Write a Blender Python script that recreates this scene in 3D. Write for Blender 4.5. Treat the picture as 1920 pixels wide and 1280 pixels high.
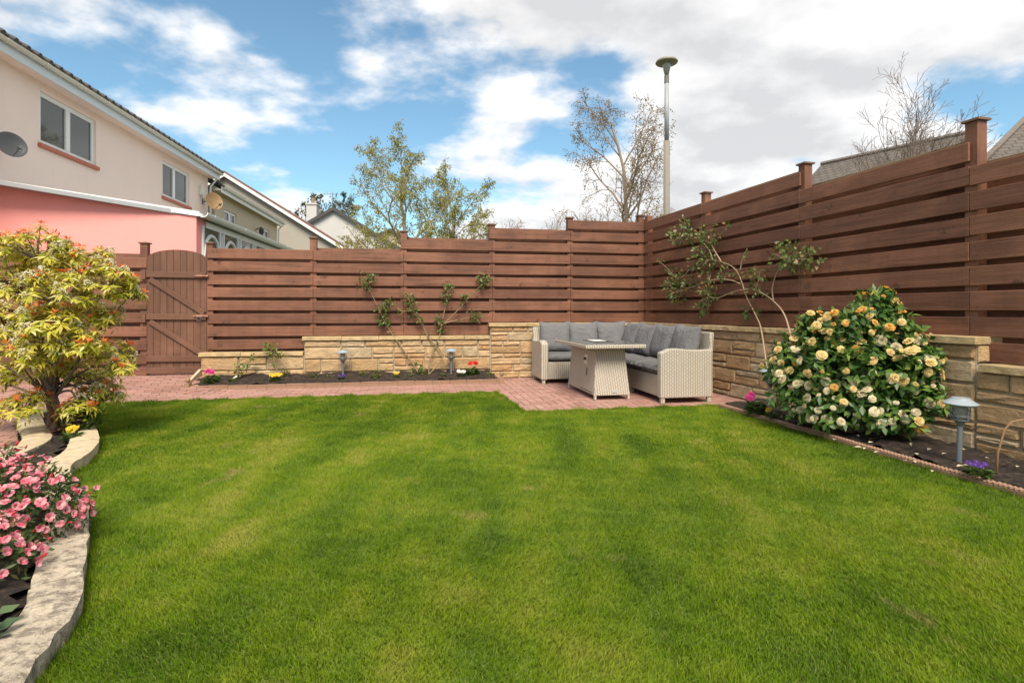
import bpy, bmesh, math, random
import numpy as np
from mathutils import Vector, Matrix
R = math.radians
rnd = random.Random(7)
nr = np.random.default_rng(11)
scene = bpy.context.scene
for o in list(bpy.data.objects): bpy.data.objects.remove(o)
COL = scene.collection

# ------------------------------------------------------------------ camera
FPX = 1040.0; HOR = 582.0; H = 1.10
cd = bpy.data.cameras.new('camera'); cam = bpy.data.objects.new('camera', cd); COL.objects.link(cam)
cam.location = (0, 0, H); cam.rotation_euler = (R(90), 0, 0)
cd.sensor_fit = 'HORIZONTAL'; cd.sensor_width = 36.0; cd.lens = 36.0*FPX/1920.0
cd.shift_y = -(640-HOR)/1920.0
cd.clip_start = 0.05; cd.clip_end = 3000
scene.camera = cam

# ------------------------------------------------------------------ sky and sun
SUN_EL, SUN_AZ = 52.0, 174.0      # azimuth measured from +Y clockwise: behind the camera, to its right
w = bpy.data.worlds.new('World'); scene.world = w; w.use_nodes = True
nt = w.node_tree; nt.nodes.clear()
def wn(t, **k):
    n = nt.nodes.new(t)
    for a, b in k.items(): setattr(n, a, b)
    return n
def wl(a, b): nt.links.new(a, b)
def wmath(op, a, b=None, clamp=False):
    n = wn('ShaderNodeMath', operation=op, use_clamp=clamp)
    for i, v in enumerate((a, b)):
        if v is None: continue
        if isinstance(v, (int, float)): n.inputs[i].default_value = v
        else: wl(v, n.inputs[i])
    return n.outputs[0]
sky = wn('ShaderNodeTexSky', sky_type='NISHITA'); sky.sun_disc = False
sky.sun_elevation = R(SUN_EL); sky.sun_rotation = R(SUN_AZ)
sky.air_density = 1.0; sky.dust_density = 0.35; sky.ozone_density = 2.2
tc = wn('ShaderNodeTexCoord'); sep = wn('ShaderNodeSeparateXYZ'); wl(tc.outputs['Generated'], sep.inputs[0])
zc = wmath('MAXIMUM', wmath('ADD', sep.outputs[2], 0.24), 0.08)
comb = wn('ShaderNodeCombineXYZ'); wl(wmath('DIVIDE', sep.outputs[0], zc), comb.inputs[0]); wl(wmath('DIVIDE', sep.outputs[1], zc), comb.inputs[1])
def cloud(offset, scale, detail, rough, dist=0.0):
    mp = wn('ShaderNodeMapping'); wl(comb.outputs[0], mp.inputs[0]); mp.inputs['Location'].default_value = offset; mp.inputs['Scale'].default_value = (scale, scale*1.15, 1)
    n = wn('ShaderNodeTexNoise', noise_dimensions='2D'); wl(mp.outputs[0], n.inputs['Vector'])
    n.inputs['Scale'].default_value = 1.0; n.inputs['Detail'].default_value = detail; n.inputs['Roughness'].default_value = rough; n.inputs['Distortion'].default_value = dist
    return n.outputs[0]
COFF = (20.4, 9.3, 0)
c1 = cloud(COFF, 1.55, 10, 0.52, 0.0)
c2 = cloud((COFF[0]+20, COFF[1]-9, 0), 0.45, 2, 0.5)
dens = wmath('ADD', wmath('MULTIPLY', c1, 0.72), wmath('MULTIPLY', c2, 0.42))
ramp = wn('ShaderNodeValToRGB'); wl(dens, ramp.inputs[0])
ramp.color_ramp.elements[0].position = 0.475; ramp.color_ramp.elements[0].color = (0, 0, 0, 1)
ramp.color_ramp.elements[1].position = 0.575; ramp.color_ramp.elements[1].color = (1, 1, 1, 1)
ramp.color_ramp.interpolation = 'EASE'
# thick middles of the clouds are greyer underneath
# light comes from behind the camera: compare the density with that a little nearer the sun
c1s = cloud((COFF[0], COFF[1]-0.16, 0), 1.55, 7, 0.52, 0.0)
shade = wn('ShaderNodeValToRGB'); wl(wmath('ADD', wmath('ADD', wmath('MULTIPLY', dens, 0.75), wmath('MULTIPLY', wmath('SUBTRACT', c1s, c1), 0.9)), wmath('MULTIPLY', cloud((COFF[0]+4, COFF[1]+5, 0), 0.5, 4, 0.55), 0.30)), shade.inputs[0])
shade.color_ramp.elements[0].position = 0.52; shade.color_ramp.elements[0].color = (5.3, 5.2, 5.1, 1)
shade.color_ramp.elements[1].position = 0.70; shade.color_ramp.elements[1].color = (3.35, 3.35, 3.4, 1)
tint = wn('ShaderNodeMix', data_type='RGBA', blend_type='MULTIPLY'); tint.inputs[0].default_value = 1.0
wl(sky.outputs[0], tint.inputs[6]); tint.inputs[7].default_value = (0.74, 0.88, 0.80, 1)
mixc = wn('ShaderNodeMix', data_type='RGBA'); wl(wmath('MULTIPLY', ramp.outputs[0], 0.96), mixc.inputs[0]); wl(tint.outputs[2], mixc.inputs[6]); wl(shade.outputs[0], mixc.inputs[7])
bg = wn('ShaderNodeBackground'); wl(mixc.outputs[2], bg.inputs[0]); bg.inputs[1].default_value = 0.10
wo = wn('ShaderNodeOutputWorld'); wl(bg.outputs[0], wo.inputs[0])

sl = bpy.data.lights.new('sun', 'SUN'); sl.energy = 2.8; sl.angle = R(28); sl.color = (1.0, 0.90, 0.74)
so = bpy.data.objects.new('sun', sl); COL.objects.link(so)
az = R(SUN_AZ); sd = Vector((math.sin(az)*math.cos(R(SUN_EL)), math.cos(az)*math.cos(R(SUN_EL)), math.sin(R(SUN_EL))))
so.rotation_euler = sd.to_track_quat('Z', 'Y').to_euler(); so.location = (0, 0, 30)

vs = scene.view_settings; vs.view_transform = 'Standard'; vs.look = 'None'; vs.gamma = 1; vs.exposure = 1.18; vs.use_curve_mapping = False

# ------------------------------------------------------------------ helpers: tagging
def tag(o, label=None, cat=None, group=None, kind=None):
    if label: o['label'] = label
    if cat: o['category'] = cat
    if group: o['group'] = group
    if kind: o['kind'] = kind
    return o
def link(name, me, m=None, parent=None, mw=None, smooth=False):
    if m is not None and len(me.materials) == 0: me.materials.append(m)
    o = bpy.data.objects.new(name, me); COL.objects.link(o)
    if smooth: me.polygons.foreach_set('use_smooth', [True]*len(me.polygons))
    if mw is not None: o.matrix_world = mw
    if parent is not None:
        o.parent = parent; o.matrix_parent_inverse = parent_matrix(parent).inverted()
        if mw is not None: o.matrix_basis = mw
    return o
def parent_matrix(p):
    m = p.matrix_basis.copy()
    if p.parent is not None: m = parent_matrix(p.parent) @ p.matrix_parent_inverse @ m
    return m
def thing(name, label, cat, loc=(0, 0, 0), group=None, kind=None):
    o = bpy.data.objects.new(name, None); COL.objects.link(o); o.location = loc; o.empty_display_size = 0.1
    return tag(o, label, cat, group, kind)
class MB:
    def __init__(s): s.v = []; s.f = []
    def add(s, vs, fs):
        b = len(s.v); s.v.extend([tuple(v) for v in vs]); s.f.extend([tuple(i+b for i in f) for f in fs]); return b
    def box(s, x0, x1, y0, y1, z0, z1, m=None):
        vs = [Vector((x, y, z)) for z in (z0, z1) for y in (y0, y1) for x in (x0, x1)]
        if m is not None: vs = [m @ v for v in vs]
        s.add(vs, [(0, 2, 3, 1), (4, 5, 7, 6), (0, 1, 5, 4), (2, 6, 7, 3), (0, 4, 6, 2), (1, 3, 7, 5)])
    def tube(s, pts, rad, n=6, cap=True):
        pts = [Vector(p) for p in pts]; b = len(s.v); k = len(pts)
        if not isinstance(rad, (list, tuple)): rad = [rad]*k
        up = None
        for i, p in enumerate(pts):
            d = (pts[min(i+1, k-1)]-pts[max(i-1, 0)])
            if d.length < 1e-9: d = Vector((0, 0, 1))
            d.normalize()
            if up is None: up = d.orthogonal().normalized()
            up = (up-d*up.dot(d))
            if up.length < 1e-6: up = d.orthogonal()
            up.normalize(); sd_ = d.cross(up)
            for j in range(n):
                a = 2*math.pi*j/n; s.v.append(tuple(p+(up*math.cos(a)+sd_*math.sin(a))*rad[i]))
        for i in range(k-1):
            for j in range(n):
                s.f.append((b+i*n+j, b+i*n+(j+1) % n, b+(i+1)*n+(j+1) % n, b+(i+1)*n+j))
        if cap:
            s.f.append(tuple(b+j for j in reversed(range(n)))); s.f.append(tuple(b+(k-1)*n+j for j in range(n)))
    def lathe(s, prof, n=16, m=None, cap=True):
        b = len(s.v)
        for r, z in prof:
            for j in range(n):
                a = 2*math.pi*j/n; v = Vector((r*math.cos(a), r*math.sin(a), z)); s.v.append(tuple(m @ v if m is not None else v))
        for i in range(len(prof)-1):
            for j in range(n): s.f.append((b+i*n+j, b+i*n+(j+1) % n, b+(i+1)*n+(j+1) % n, b+(i+1)*n+j))
        if cap:
            s.f.append(tuple(b+j for j in reversed(range(n)))); s.f.append(tuple(b+(len(prof)-1)*n+j for j in range(n)))
    def prism(s, poly, z0, z1, m=None):
        n = len(poly); vs = [Vector((p[0], p[1], z0)) for p in poly]+[Vector((p[0], p[1], z1)) for p in poly]
        if m is not None: vs = [m @ v for v in vs]
        s.add(vs, [tuple(reversed(range(n))), tuple(range(n, 2*n))]+[(i, (i+1) % n, n+(i+1) % n, n+i) for i in range(n)])
    def mesh(s, name, bevel=0, seg=1, angle=40):
        me = bpy.data.meshes.new(name); me.from_pydata(s.v, [], s.f); 
        bm = bmesh.new(); bm.from_mesh(me)
        bmesh.ops.recalc_face_normals(bm, faces=bm.faces)
        if bevel:
            es = [e for e in bm.edges if len(e.link_faces) == 2 and e.calc_face_angle(0) > R(angle)]
            bmesh.ops.bevel(bm, geom=es, offset=bevel, segments=seg, profile=0.5, affect='EDGES', clamp_overlap=True)
        bm.to_mesh(me); bm.free(); me.update(); return me
    def build(s, name, m, parent=None, mw=None, bevel=0, seg=1, smooth=False, angle=40):
        return link(name, s.mesh(name, bevel, seg, angle), m, parent, mw, smooth)
def np_mesh(name, verts, tris, mat=None, attr=None, smooth=False):
    verts = np.asarray(verts, np.float32).reshape(-1, 3); tris = np.asarray(tris, np.int32).reshape(-1, 3)
    me = bpy.data.meshes.new(name)
    me.vertices.add(len(verts)); me.vertices.foreach_set('co', verts.ravel())
    me.loops.add(tris.size); me.loops.foreach_set('vertex_index', tris.ravel())
    me.polygons.add(len(tris)); me.polygons.foreach_set('loop_start', np.arange(0, tris.size, 3, dtype=np.int32))
    try: me.polygons.foreach_set('loop_total', np.full(len(tris), 3, np.int32))
    except Exception: pass
    if smooth: me.polygons.foreach_set('use_smooth', np.ones(len(tris), bool))
    if attr is not None:
        a = me.attributes.new('var', 'FLOAT', 'POINT'); a.data.foreach_set('value', np.asarray(attr, np.float32))
    me.update(calc_edges=True); me.validate()
    if mat: me.materials.append(mat)
    return me
def frame(origin, d, z=(0, 0, 1)):
    d = Vector(d).normalized(); z = Vector(z); b = z.cross(d).normalized()
    m = Matrix.Identity(4)
    for i in range(3): m[i][0] = d[i]; m[i][1] = b[i]; m[i][2] = z[i]; m[i][3] = origin[i]
    return m
def T(x=0, y=0, z=0): return Matrix.Translation((x, y, z))
def RZ(a): return Matrix.Rotation(a, 4, 'Z')
def RX(a): return Matrix.Rotation(a, 4, 'X')
def RY(a): return Matrix.Rotation(a, 4, 'Y')
def P(px, py, Y): return Vector(((px-960)*Y/FPX, Y, H-(py-HOR)*Y/FPX))
def G(px, py, z=0.0):
    Y = (H-z)*FPX/(py-HOR); return Vector(((px-960)*Y/FPX, Y, z))

# ------------------------------------------------------------------ helpers: materials
class NB:
    def __init__(s, name):
        s.m = bpy.data.materials.new(name); s.m.use_nodes = True; s.t = s.m.node_tree; s.t.nodes.clear()
        s.out = s.n('ShaderNodeOutputMaterial'); s.p = s.n('ShaderNodeBsdfPrincipled'); s.l(s.p.outputs[0], s.out.inputs[0])
    def n(s, t, **k):
        n = s.t.nodes.new(t)
        for a, b in k.items(): setattr(n, a, b)
        return n
    def l(s, a, b): s.t.links.new(a, b)
    def set(s, i, v):
        if isinstance(v, bpy.types.NodeSocket): s.l(v, i)
        else: i.default_value = v
    def math(s, op, a, b=None, c=None, clamp=False):
        n = s.n('ShaderNodeMath', operation=op, use_clamp=clamp)
        for i, v in enumerate((a, b, c)):
            if v is not None: s.set(n.inputs[i], v)
        return n.outputs[0]
    def vec(s, kind='Object', scale=(1, 1, 1), rand=True):
        tc = s.n('ShaderNodeTexCoord'); v = tc.outputs[kind]
        if kind == 'World': v = s.n('ShaderNodeNewGeometry').outputs['Position']
        if rand:
            oi = s.n('ShaderNodeObjectInfo'); a = s.n('ShaderNodeVectorMath', operation='ADD'); s.l(v, a.inputs[0])
            k = s.n('ShaderNodeVectorMath', operation='SCALE'); k.inputs[0].default_value = (37, 61, 23); s.l(oi.outputs['Random'], k.inputs['Scale']); s.l(k.outputs[0], a.inputs[1]); v = a.outputs[0]
        mp = s.n('ShaderNodeVectorMath', operation='MULTIPLY'); s.l(v, mp.inputs[0]); mp.inputs[1].default_value = scale
        return mp.outputs[0]
    def pos(s, scale=(1, 1, 1)):
        v = s.n('ShaderNodeNewGeometry').outputs['Position']; mp = s.n('ShaderNodeVectorMath', operation='MULTIPLY'); s.l(v, mp.inputs[0]); mp.inputs[1].default_value = scale
        return mp.outputs[0]
    def noise(s, v, scale, detail=4, rough=0.55, dist=0):
        n = s.n('ShaderNodeTexNoise'); s.l(v, n.inputs['Vector']); n.inputs['Scale'].default_value = scale; n.inputs['Detail'].default_value = detail; n.inputs['Roughness'].default_value = rough; n.inputs['Distortion'].default_value = dist
        return n.outputs[0]
    def ramp(s, v, stops, interp='LINEAR'):
        n = s.n('ShaderNodeValToRGB'); s.l(v, n.inputs[0]); cr = n.color_ramp; cr.interpolation = interp
        while len(cr.elements) < len(stops): cr.elements.new(0.5)
        for e, (p, c) in zip(cr.elements, stops): e.position = p; e.color = (c[0], c[1], c[2], 1) if not isinstance(c, (int, float)) else (c, c, c, 1)
        return n.outputs[0]
    def mix(s, f, a, b, blend='MIX'):
        n = s.n('ShaderNodeMix', data_type='RGBA', blend_type=blend); s.set(n.inputs[0], f)
        for i, v in ((6, a), (7, b)):
            if isinstance(v, (tuple, list)): n.inputs[i].default_value = (v[0], v[1], v[2], 1)
            else: s.l(v, n.inputs[i])
        return n.outputs[2]
    def bump(s, h, dist, strength=1.0):
        n = s.n('ShaderNodeBump'); s.l(h, n.inputs['Height']); n.inputs['Distance'].default_value = dist; n.inputs['Strength'].default_value = strength
        s.l(n.outputs[0], s.p.inputs['Normal']); return n
    def base(s, c): s.set(s.p.inputs['Base Color'], (c[0], c[1], c[2], 1) if isinstance(c, (tuple, list)) else c); return s
    def rough(s, v): s.set(s.p.inputs['Roughness'], v); return s
    def rand(s): return s.n('ShaderNodeObjectInfo').outputs['Random']
def plain(name, c, rough=0.6, var=0.12, scale=12, bump=0.0, metal=0.0, spec=0.5):
    b = NB(name); v = b.vec(rand=True); n = b.noise(v, scale, 5, 0.6)
    b.base(b.mix(n, tuple(x*(1-var) for x in c), tuple(min(1, x*(1+var)) for x in c))).rough(rough)
    b.p.inputs['Metallic'].default_value = metal; b.p.inputs['Specular IOR Level'].default_value = spec
    if bump: b.bump(b.noise(v, scale*6, 4, 0.6), bump)
    return b.m
def wood(name, dark, mid, light, knots=True, rough=0.62):
    b = NB(name); v = b.vec()
    g = b.noise(b.vec(scale=(1.6, 28, 28)), 1.0, 5, 0.6, 0.6); big = b.noise(b.vec(scale=(1.1, 2.5, 2.5)), 1.6, 3, 0.5)
    c = b.ramp(b.math('ADD', b.math('MULTIPLY', g, 0.55), b.math('MULTIPLY', big, 0.45)), [(0.36, dark), (0.5, mid), (0.64, light)])
    c = b.mix(b.math('MULTIPLY', b.math('SUBTRACT', b.rand(), 0.5), 0.9, clamp=True), c, light)
    c = b.mix(b.math('MULTIPLY', b.math('SUBTRACT', 0.5, b.rand()), 1.0, clamp=True), c, dark)
    if knots:
        vo = b.n('ShaderNodeTexVoronoi', feature='F1'); vv = b.n('ShaderNodeVectorMath', operation='ADD'); b.l(b.vec(scale=(3.4, 2.0, 4.6)), vv.inputs[0])
        w_ = b.n('ShaderNodeTexNoise'); b.l(b.vec(scale=(14, 6, 9)), w_.inputs['Vector']); w_.inputs['Scale'].default_value = 1.6; w_.inputs['Detail'].default_value = 4
        ws = b.n('ShaderNodeVectorMath', operation='SCALE'); b.l(w_.outputs['Color'], ws.inputs[0]); ws.inputs['Scale'].default_value = 0.8; b.l(ws.outputs[0], vv.inputs[1])
        b.l(vv.outputs[0], vo.inputs['Vector']); vo.inputs['Scale'].default_value = 1.0
        k = b.ramp(vo.outputs['Distance'], [(0.06, 1.0), (0.20, 0.0)])
        c = b.mix(b.math('MULTIPLY', k, 0.72), c, tuple(x*0.36 for x in dark))
    st = b.noise(b.pos((7, 7, .55)), 1.0, 5, .65); c = b.mix(b.ramp(st, [(.48, 0.0), (.72, .35)]), c, tuple(x*.7 for x in dark)); wa = b.noise(b.pos((1.2, 1.2, 2.4)), 1.0, 4, .6); c = b.mix(b.ramp(wa, [(.52, 0.0), (.72, .45)]), c, tuple(min(1, x*1.35+.012) for x in light))
    b.base(c).rough(rough); b.bump(b.math('ADD', g, b.math('MULTIPLY', b.noise(v, 90, 3), 0.3)), 0.0035)
    return b.m
def leafmat(name, stops, rough=0.45, trans=0.35, spec=0.4, attr=None):
    b = NB(name)
    r = b.n('ShaderNodeNewGeometry').outputs['Random Per Island']
    if attr: a = b.n('ShaderNodeAttribute', attribute_name=attr); r = a.outputs['Fac']
    c = b.ramp(r, stops); nz = b.noise(b.vec(rand=False), 60, 2)
    c = b.mix(b.math('MULTIPLY', nz, 0.25), c, tuple(x*0.6 for x in stops[0][1]))
    b.base(c).rough(rough); b.p.inputs['Specular IOR Level'].default_value = spec
    tr = b.n('ShaderNodeBsdfTranslucent'); b.l(c, tr.inputs[0]); mx = b.n('ShaderNodeMixShader'); mx.inputs[0].default_value = trans
    b.l(b.p.outputs[0], mx.inputs[1]); b.l(tr.outputs[0], mx.inputs[2]); b.l(mx.outputs[0], b.out.inputs[0])
    return b.m
# ------------------------------------------------------------------ materials
FENCE = wood('fence_stain', (0.094, 0.036, 0.0195), (0.160, 0.063, 0.034), (0.225, 0.094, 0.053))
GATEW = wood('gate_stain', (0.095, 0.041, 0.023), (0.128, 0.056, 0.031), (0.158, 0.071, 0.041), knots=False)
MOSSW = wood('weathered_rail', (0.09, 0.065, 0.03), (0.15, 0.10, 0.045), (0.20, 0.14, 0.065))
CAPM = plain('cap_stain', (0.15, 0.075, 0.045), 0.6, 0.25, 20)
def stone_mat(name, cols, gapdark=0.6, bump=0.010):
    b = NB(name); v = b.vec(); r = b.rand()
    c = b.ramp(r, [(i/(len(cols)-1), c) for i, c in enumerate(cols)])
    n = b.noise(v, 9, 6, 0.65); n2 = b.noise(v, 34, 5, 0.7)
    c = b.mix(b.ramp(n, [(0.35, 0.0), (0.7, 0.55)]), c, tuple(x*0.55 for x in cols[0]))
    c = b.mix(b.ramp(n2, [(0.45, 0.0), (0.75, 0.4)]), c, (0.55, 0.42, 0.26))
    c = b.mix(b.ramp(b.noise(v, 5, 4, 0.7), [(0.58, 0.0), (0.75, 0.5)]), c, (0.19, 0.16, 0.09))
    b.base(c).rough(0.9); b.p.inputs['Specular IOR Level'].default_value = 0.2
    b.bump(b.math('ADD', b.noise(b.vec(scale=(1, 1, 1.6)), 16, 7, 0.68), b.math('MULTIPLY', n2, 0.5)), bump*2.2)
    return b.m
STONE = stone_mat('sandstone', [(0.36, 0.225, 0.11), (0.50, 0.33, 0.175), (0.58, 0.42, 0.25), (0.45, 0.255, 0.12), (0.60, 0.47, 0.31), (0.38, 0.30, 0.195)])
COPE = stone_mat('coping_sandstone', [(0.42, 0.30, 0.16), (0.47, 0.35, 0.19), (0.40, 0.29, 0.16)], bump=0.005)
KERB0 = stone_mat('old_kerb_stone', [(0.47, 0.40, 0.31), (0.52, 0.45, 0.35), (0.44, 0.38, 0.29)], bump=0.006)
SLAB = stone_mat('pale_slab', [(0.50, 0.41, 0.28), (0.55, 0.46, 0.33), (0.48, 0.40, 0.28)], bump=0.003)
def kerb_mat():
    b = NB('mottled_kerb_stone'); v = b.vec(); n = b.noise(v, 22, 8, .72); n2 = b.noise(v, 6, 5, .6)
    c = b.mix(n2, (.40, .33, .25), (.55, .48, .38)); c = b.mix(b.ramp(n, [(.47, 0.0), (.58, .8)]), c, (.17, .14, .11)); c = b.mix(b.ramp(b.noise(v, 70, 4), [(.55, 0.0), (.7, .6)]), c, (.60, .55, .46))
    b.base(c).rough(.95); b.p.inputs['Specular IOR Level'].default_value = .15; b.bump(n, .02); return b.m
KERB = kerb_mat()
MORTAR = plain('mortar', (0.38, 0.32, 0.23), 0.95, 0.2, 30, 0.004)
def brick_mat():
    b = NB('paver_brick'); v = b.vec(); c = b.ramp(b.rand(), [(0.0, (0.25, 0.130, 0.105)), (0.4, (0.32, 0.165, 0.132)), (0.75, (0.38, 0.205, 0.168)), (1.0, (0.29, 0.165, 0.145))])
    p = b.pos(); c = b.mix(b.ramp(b.noise(p, 2.2, 5, 0.6), [(0.4, 0.0), (0.7, 0.5)]), c, (0.40, 0.25, 0.205))
    c = b.mix(b.ramp(b.noise(p, 45, 4, 0.7), [(0.5, 0.0), (0.8, 0.5)]), c, (0.22, 0.13, 0.10))
    b.base(c).rough(0.85); b.bump(b.noise(v, 70, 5, 0.7), 0.003); return b.m
BRICK = brick_mat()
JOINT = plain('joint_sand', (0.075, 0.050, 0.038), 0.95, 0.3, 25)
def soil_mat():
    b = NB('soil'); p = b.pos(); n = b.noise(p, 20, 9, 0.78)
    b.base(b.ramp(n, [(0.36, (0.006, 0.004, 0.003)), (0.50, (0.026, 0.016, 0.010)), (0.60, (0.07, 0.042, 0.026)), (0.72, (0.17, 0.11, 0.07))])).rough(0.95); b.bump(n, 0.04); return b.m
SOIL = soil_mat()
TERRA = plain('terracotta', (0.27, 0.16, 0.105), 0.85, 0.25, 18, 0.003)
WHITE = plain('white_paint', (0.78, 0.78, 0.76), 0.4, 0.04, 5)
DIRTYW = plain('weathered_white', (0.66, 0.61, 0.51), 0.5, 0.16, 4)
GLASSW = NB('window_glass'); GLASSW.base((0.07, 0.075, 0.072)).rough(0.04); GLASSW.p.inputs['Specular IOR Level'].default_value = 0.9; GLASSW = GLASSW.m
METAL = plain('grey_metal', (0.18, 0.19, 0.20), 0.4, 0.12, 20, metal=0.7)
def lawn_color(b):
    p = b.pos((1, 1, 0)); big = b.noise(p, 0.85, 4, 0.6); mid = b.noise(p, 3.2, 5, 0.62)
    st = b.pos((0.9, 0.12, 0)); stripe = b.noise(st, 3.0, 3, 0.5)
    v = b.math('ADD', b.math('ADD', b.math('MULTIPLY', big, 0.36), b.math('MULTIPLY', mid, 0.34)), b.math('MULTIPLY', stripe, 0.3))
    c = b.ramp(v, [(0.41, (0.070, 0.142, 0.003)), (0.47, (0.118, 0.205, 0.004)), (0.53, (0.185, 0.260, 0.009)), (0.60, (0.30, 0.31, 0.045))])
    straw = b.ramp(b.noise(b.pos((1, 1, 0)), 2.3, 3, 0.55), [(0.64, 0.0), (0.73, 0.8)])
    c = b.mix(straw, c, (0.34, 0.28, 0.10))
    return c
def grass_mat():
    b = NB('grass_blade'); c = lawn_color(b)
    a = b.n('ShaderNodeAttribute', attribute_name='var').outputs['Fac']
    c = b.mix(b.ramp(a, [(0.0, 0.62), (0.25, 0.0)]), c, (0.045, 0.092, 0.004)); c = b.mix(b.ramp(a, [(0.70, 0.0), (1.0, 0.65)]), c, (0.27, 0.28, 0.08))
    b.base(c).rough(0.7); b.p.inputs['Specular IOR Level'].default_value = 0.12
    tr = b.n('ShaderNodeBsdfTranslucent'); b.l(c, tr.inputs[0]); mx = b.n('ShaderNodeMixShader'); mx.inputs[0].default_value = 0.35
    b.l(b.p.outputs[0], mx.inputs[1]); b.l(tr.outputs[0], mx.inputs[2]); b.l(mx.outputs[0], b.out.inputs[0]); return b.m
GRASS = grass_mat()
def lawn_mat():
    b = NB('lawn_turf'); c = lawn_color(b); b.base(b.mix(0.25, c, (0.05, 0.07, 0.008))).rough(0.95); b.bump(b.noise(b.pos(), 120, 4), 0.02); return b.m
LAWN = lawn_mat()

# ------------------------------------------------------------------ ground, far
g = MB(); n_ = 24
for i in range(n_):
    for j in range(n_): pass
g.add([(-900, -900, -0.06), (900, -900, -0.06), (900, 900, -0.06), (-900, 900, -0.06)], [(0, 1, 2, 3)])
tag(g.build('ground', plain('far_ground', (0.085, 0.10, 0.045), 0.95, 0.35, 0.6)), kind='structure')

# ------------------------------------------------------------------ layout frames
S_B = 0.186; S_R = 0.2529
CORNER = (2.28, 9.6, 0)
FB = frame(CORNER, (1, S_B, 0))            # back line: local x to the right, y away from the garden
FR = frame(CORNER, (S_R, -1, 0))           # right line: local x towards the camera, y away from the garden
def back_t(px):
    Y = (9.6-S_B*2.28)/(1-S_B*(px-960)/FPX); X = (px-960)*Y/FPX
    return (X-2.28)*math.sqrt(1+S_B*S_B)
def right_t(px):
    Y = (2.28+S_R*9.6)/((px-960)/FPX+S_R); return (9.6-Y)*math.sqrt(1+S_R*S_R)
def on_line(F, px, py, off):
    # the point at pixel (px,py) on the vertical plane `off` metres in front of a fence line
    o = F @ Vector((0, -off, 0)); d = F.to_3x3() @ Vector((1, 0, 0)); nrm = F.to_3x3() @ Vector((0, 1, 0))
    ray = Vector(((px-960)/FPX, 1, -(py-HOR)/FPX)); c = Vector((0, 0, H))
    k = (o-c).dot(nrm)/ray.dot(nrm); return c+ray*k
PITCH = 0.196
def bb(k): return 1.10+(8-k)*PITCH         # underside of board k (1 = topmost at the corner)

# ------------------------------------------------------------------ fences
def board(parent, F, t0, t1, y0, y1, z0, z1, m, name='board', jit=0.004):
    L = t1-t0; b = MB(); hz = (z1-z0)/2; hy = (y1-y0)/2
    n = max(2, int(L/0.45)); amp = 0.0022
    # a slightly bowed plank: cross-sections along its length
    rows = []
    ph = rnd.random()*6; 
    for i in range(n+1):
        x = -L/2+L*i/n; wob = math.sin(x*1.7+ph)*amp; wz = math.sin(x*1.1+ph*2)*amp*1.2
        rows.append([(x, -hy+wob, -hz+wz), (x, hy+wob, -hz+wz), (x, hy+wob, hz+wz), (x, -hy+wob, hz+wz)])
    vs = [p for r in rows for p in r]; fs = [(0, 1, 2, 3), tuple(4*n+i for i in (3, 2, 1, 0))]
    for i in range(n):
        for j in range(4): fs.append((4*i+j, 4*(i+1)+j, 4*(i+1)+(j+1) % 4, 4*i+(j+1) % 4))
    b.add(vs, fs)
    mw = F @ T((t0+t1)/2, (y0+y1)/2, (z0+z1)/2+rnd.uniform(-jit, jit)) @ RY(rnd.uniform(-1, 1)*0.0025)
    o = b.build(name, m, parent, mw, bevel=0.004)
    if name == 'board':      # nail heads at both ends
        me = o.data; me.materials.append(NAIL); bm = bmesh.new(); bm.from_mesh(me)
        for sx in (-1, 1):
            for sz in (-1, 1):
                x = sx*(L/2-.045+rnd.uniform(-.008, .008)); z = sz*(hz*.55+rnd.uniform(-.008, .008)); vs = [bm.verts.new((x+.0045*math.cos(a), -hy-.0035, z+.0045*math.sin(a))) for a in [math.pi*k/3 for k in range(6)]]
                f = bm.faces.new(vs); f.material_index = 1; f.normal_update()
                if f.normal.y > 0: f.normal_flip()
        bm.to_mesh(me); bm.free()
    return o
NAIL = plain('nail_head', (.06, .035, .025), .5, .2, 30)
def post(parent, F, t, z0, z1, wdt=0.1, cap=True, y=0.021):
    b = MB(); b.box(-wdt/2, wdt/2, 0, 0.098, 0, z1-z0-0.012)
    o = b.build('post', FENCE, parent, F @ T(t, y, z0) @ RY(0) , bevel=0.004)
    # upright grain: the post mesh is turned so that its length is local x
    me = o.data; rot = Matrix(((0, 0, 1, 0), (0, 1, 0, 0), (-1, 0, 0, 0), (0, 0, 0, 1))); me.transform(rot)
    o.matrix_basis = F @ T(t, y, z0) @ rot.inverted()
    if cap:
        c = MB(); e = 0.018; c.box(-wdt/2-e, wdt/2+e, -e, 0.098+e, 0, 0.018)
        c.add([(-wdt/2-e+.01, -e+.01, .018), (wdt/2+e-.01, -e+.01, .018), (wdt/2+e-.01, .088+e, .018), (-wdt/2-e+.01, .088+e, .018), (0, .049, .034)], [(0, 1, 4), (1, 2, 4), (2, 3, 4), (3, 0, 4)])
        c.build('cap', CAPM, o, F @ T(t, y, z1-0.012) @ RX(rnd.uniform(-.015, .015)), bevel=0)
    return o
def panel(parent, F, t0, t1, kt, kb, first_over=0.0, last_over=0.0, backtop=True, kbase=bb, wall=None):
    for k in range(kt, kb+1):
        z = kbase(k)
        board(parent, F, t0+0.002-(first_over if k == kt else 0), t1-0.002+(last_over if k == kt else 0), -0.001+rnd.uniform(-.001, .001), 0.020, z, z+0.150, FENCE)
        zt = z-PITCH/2
        if k == kt and backtop: board(parent, F, t0+0.002, t1-0.002, 0.120, 0.140, z+0.096, z+0.096+0.105, MOSSW if F is FR else FENCE, 'rear_board')
        if True: board(parent, F, t0+0.002, t1-0.002, 0.120, 0.140, zt, zt+0.150, FENCE, 'rear_board')
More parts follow.
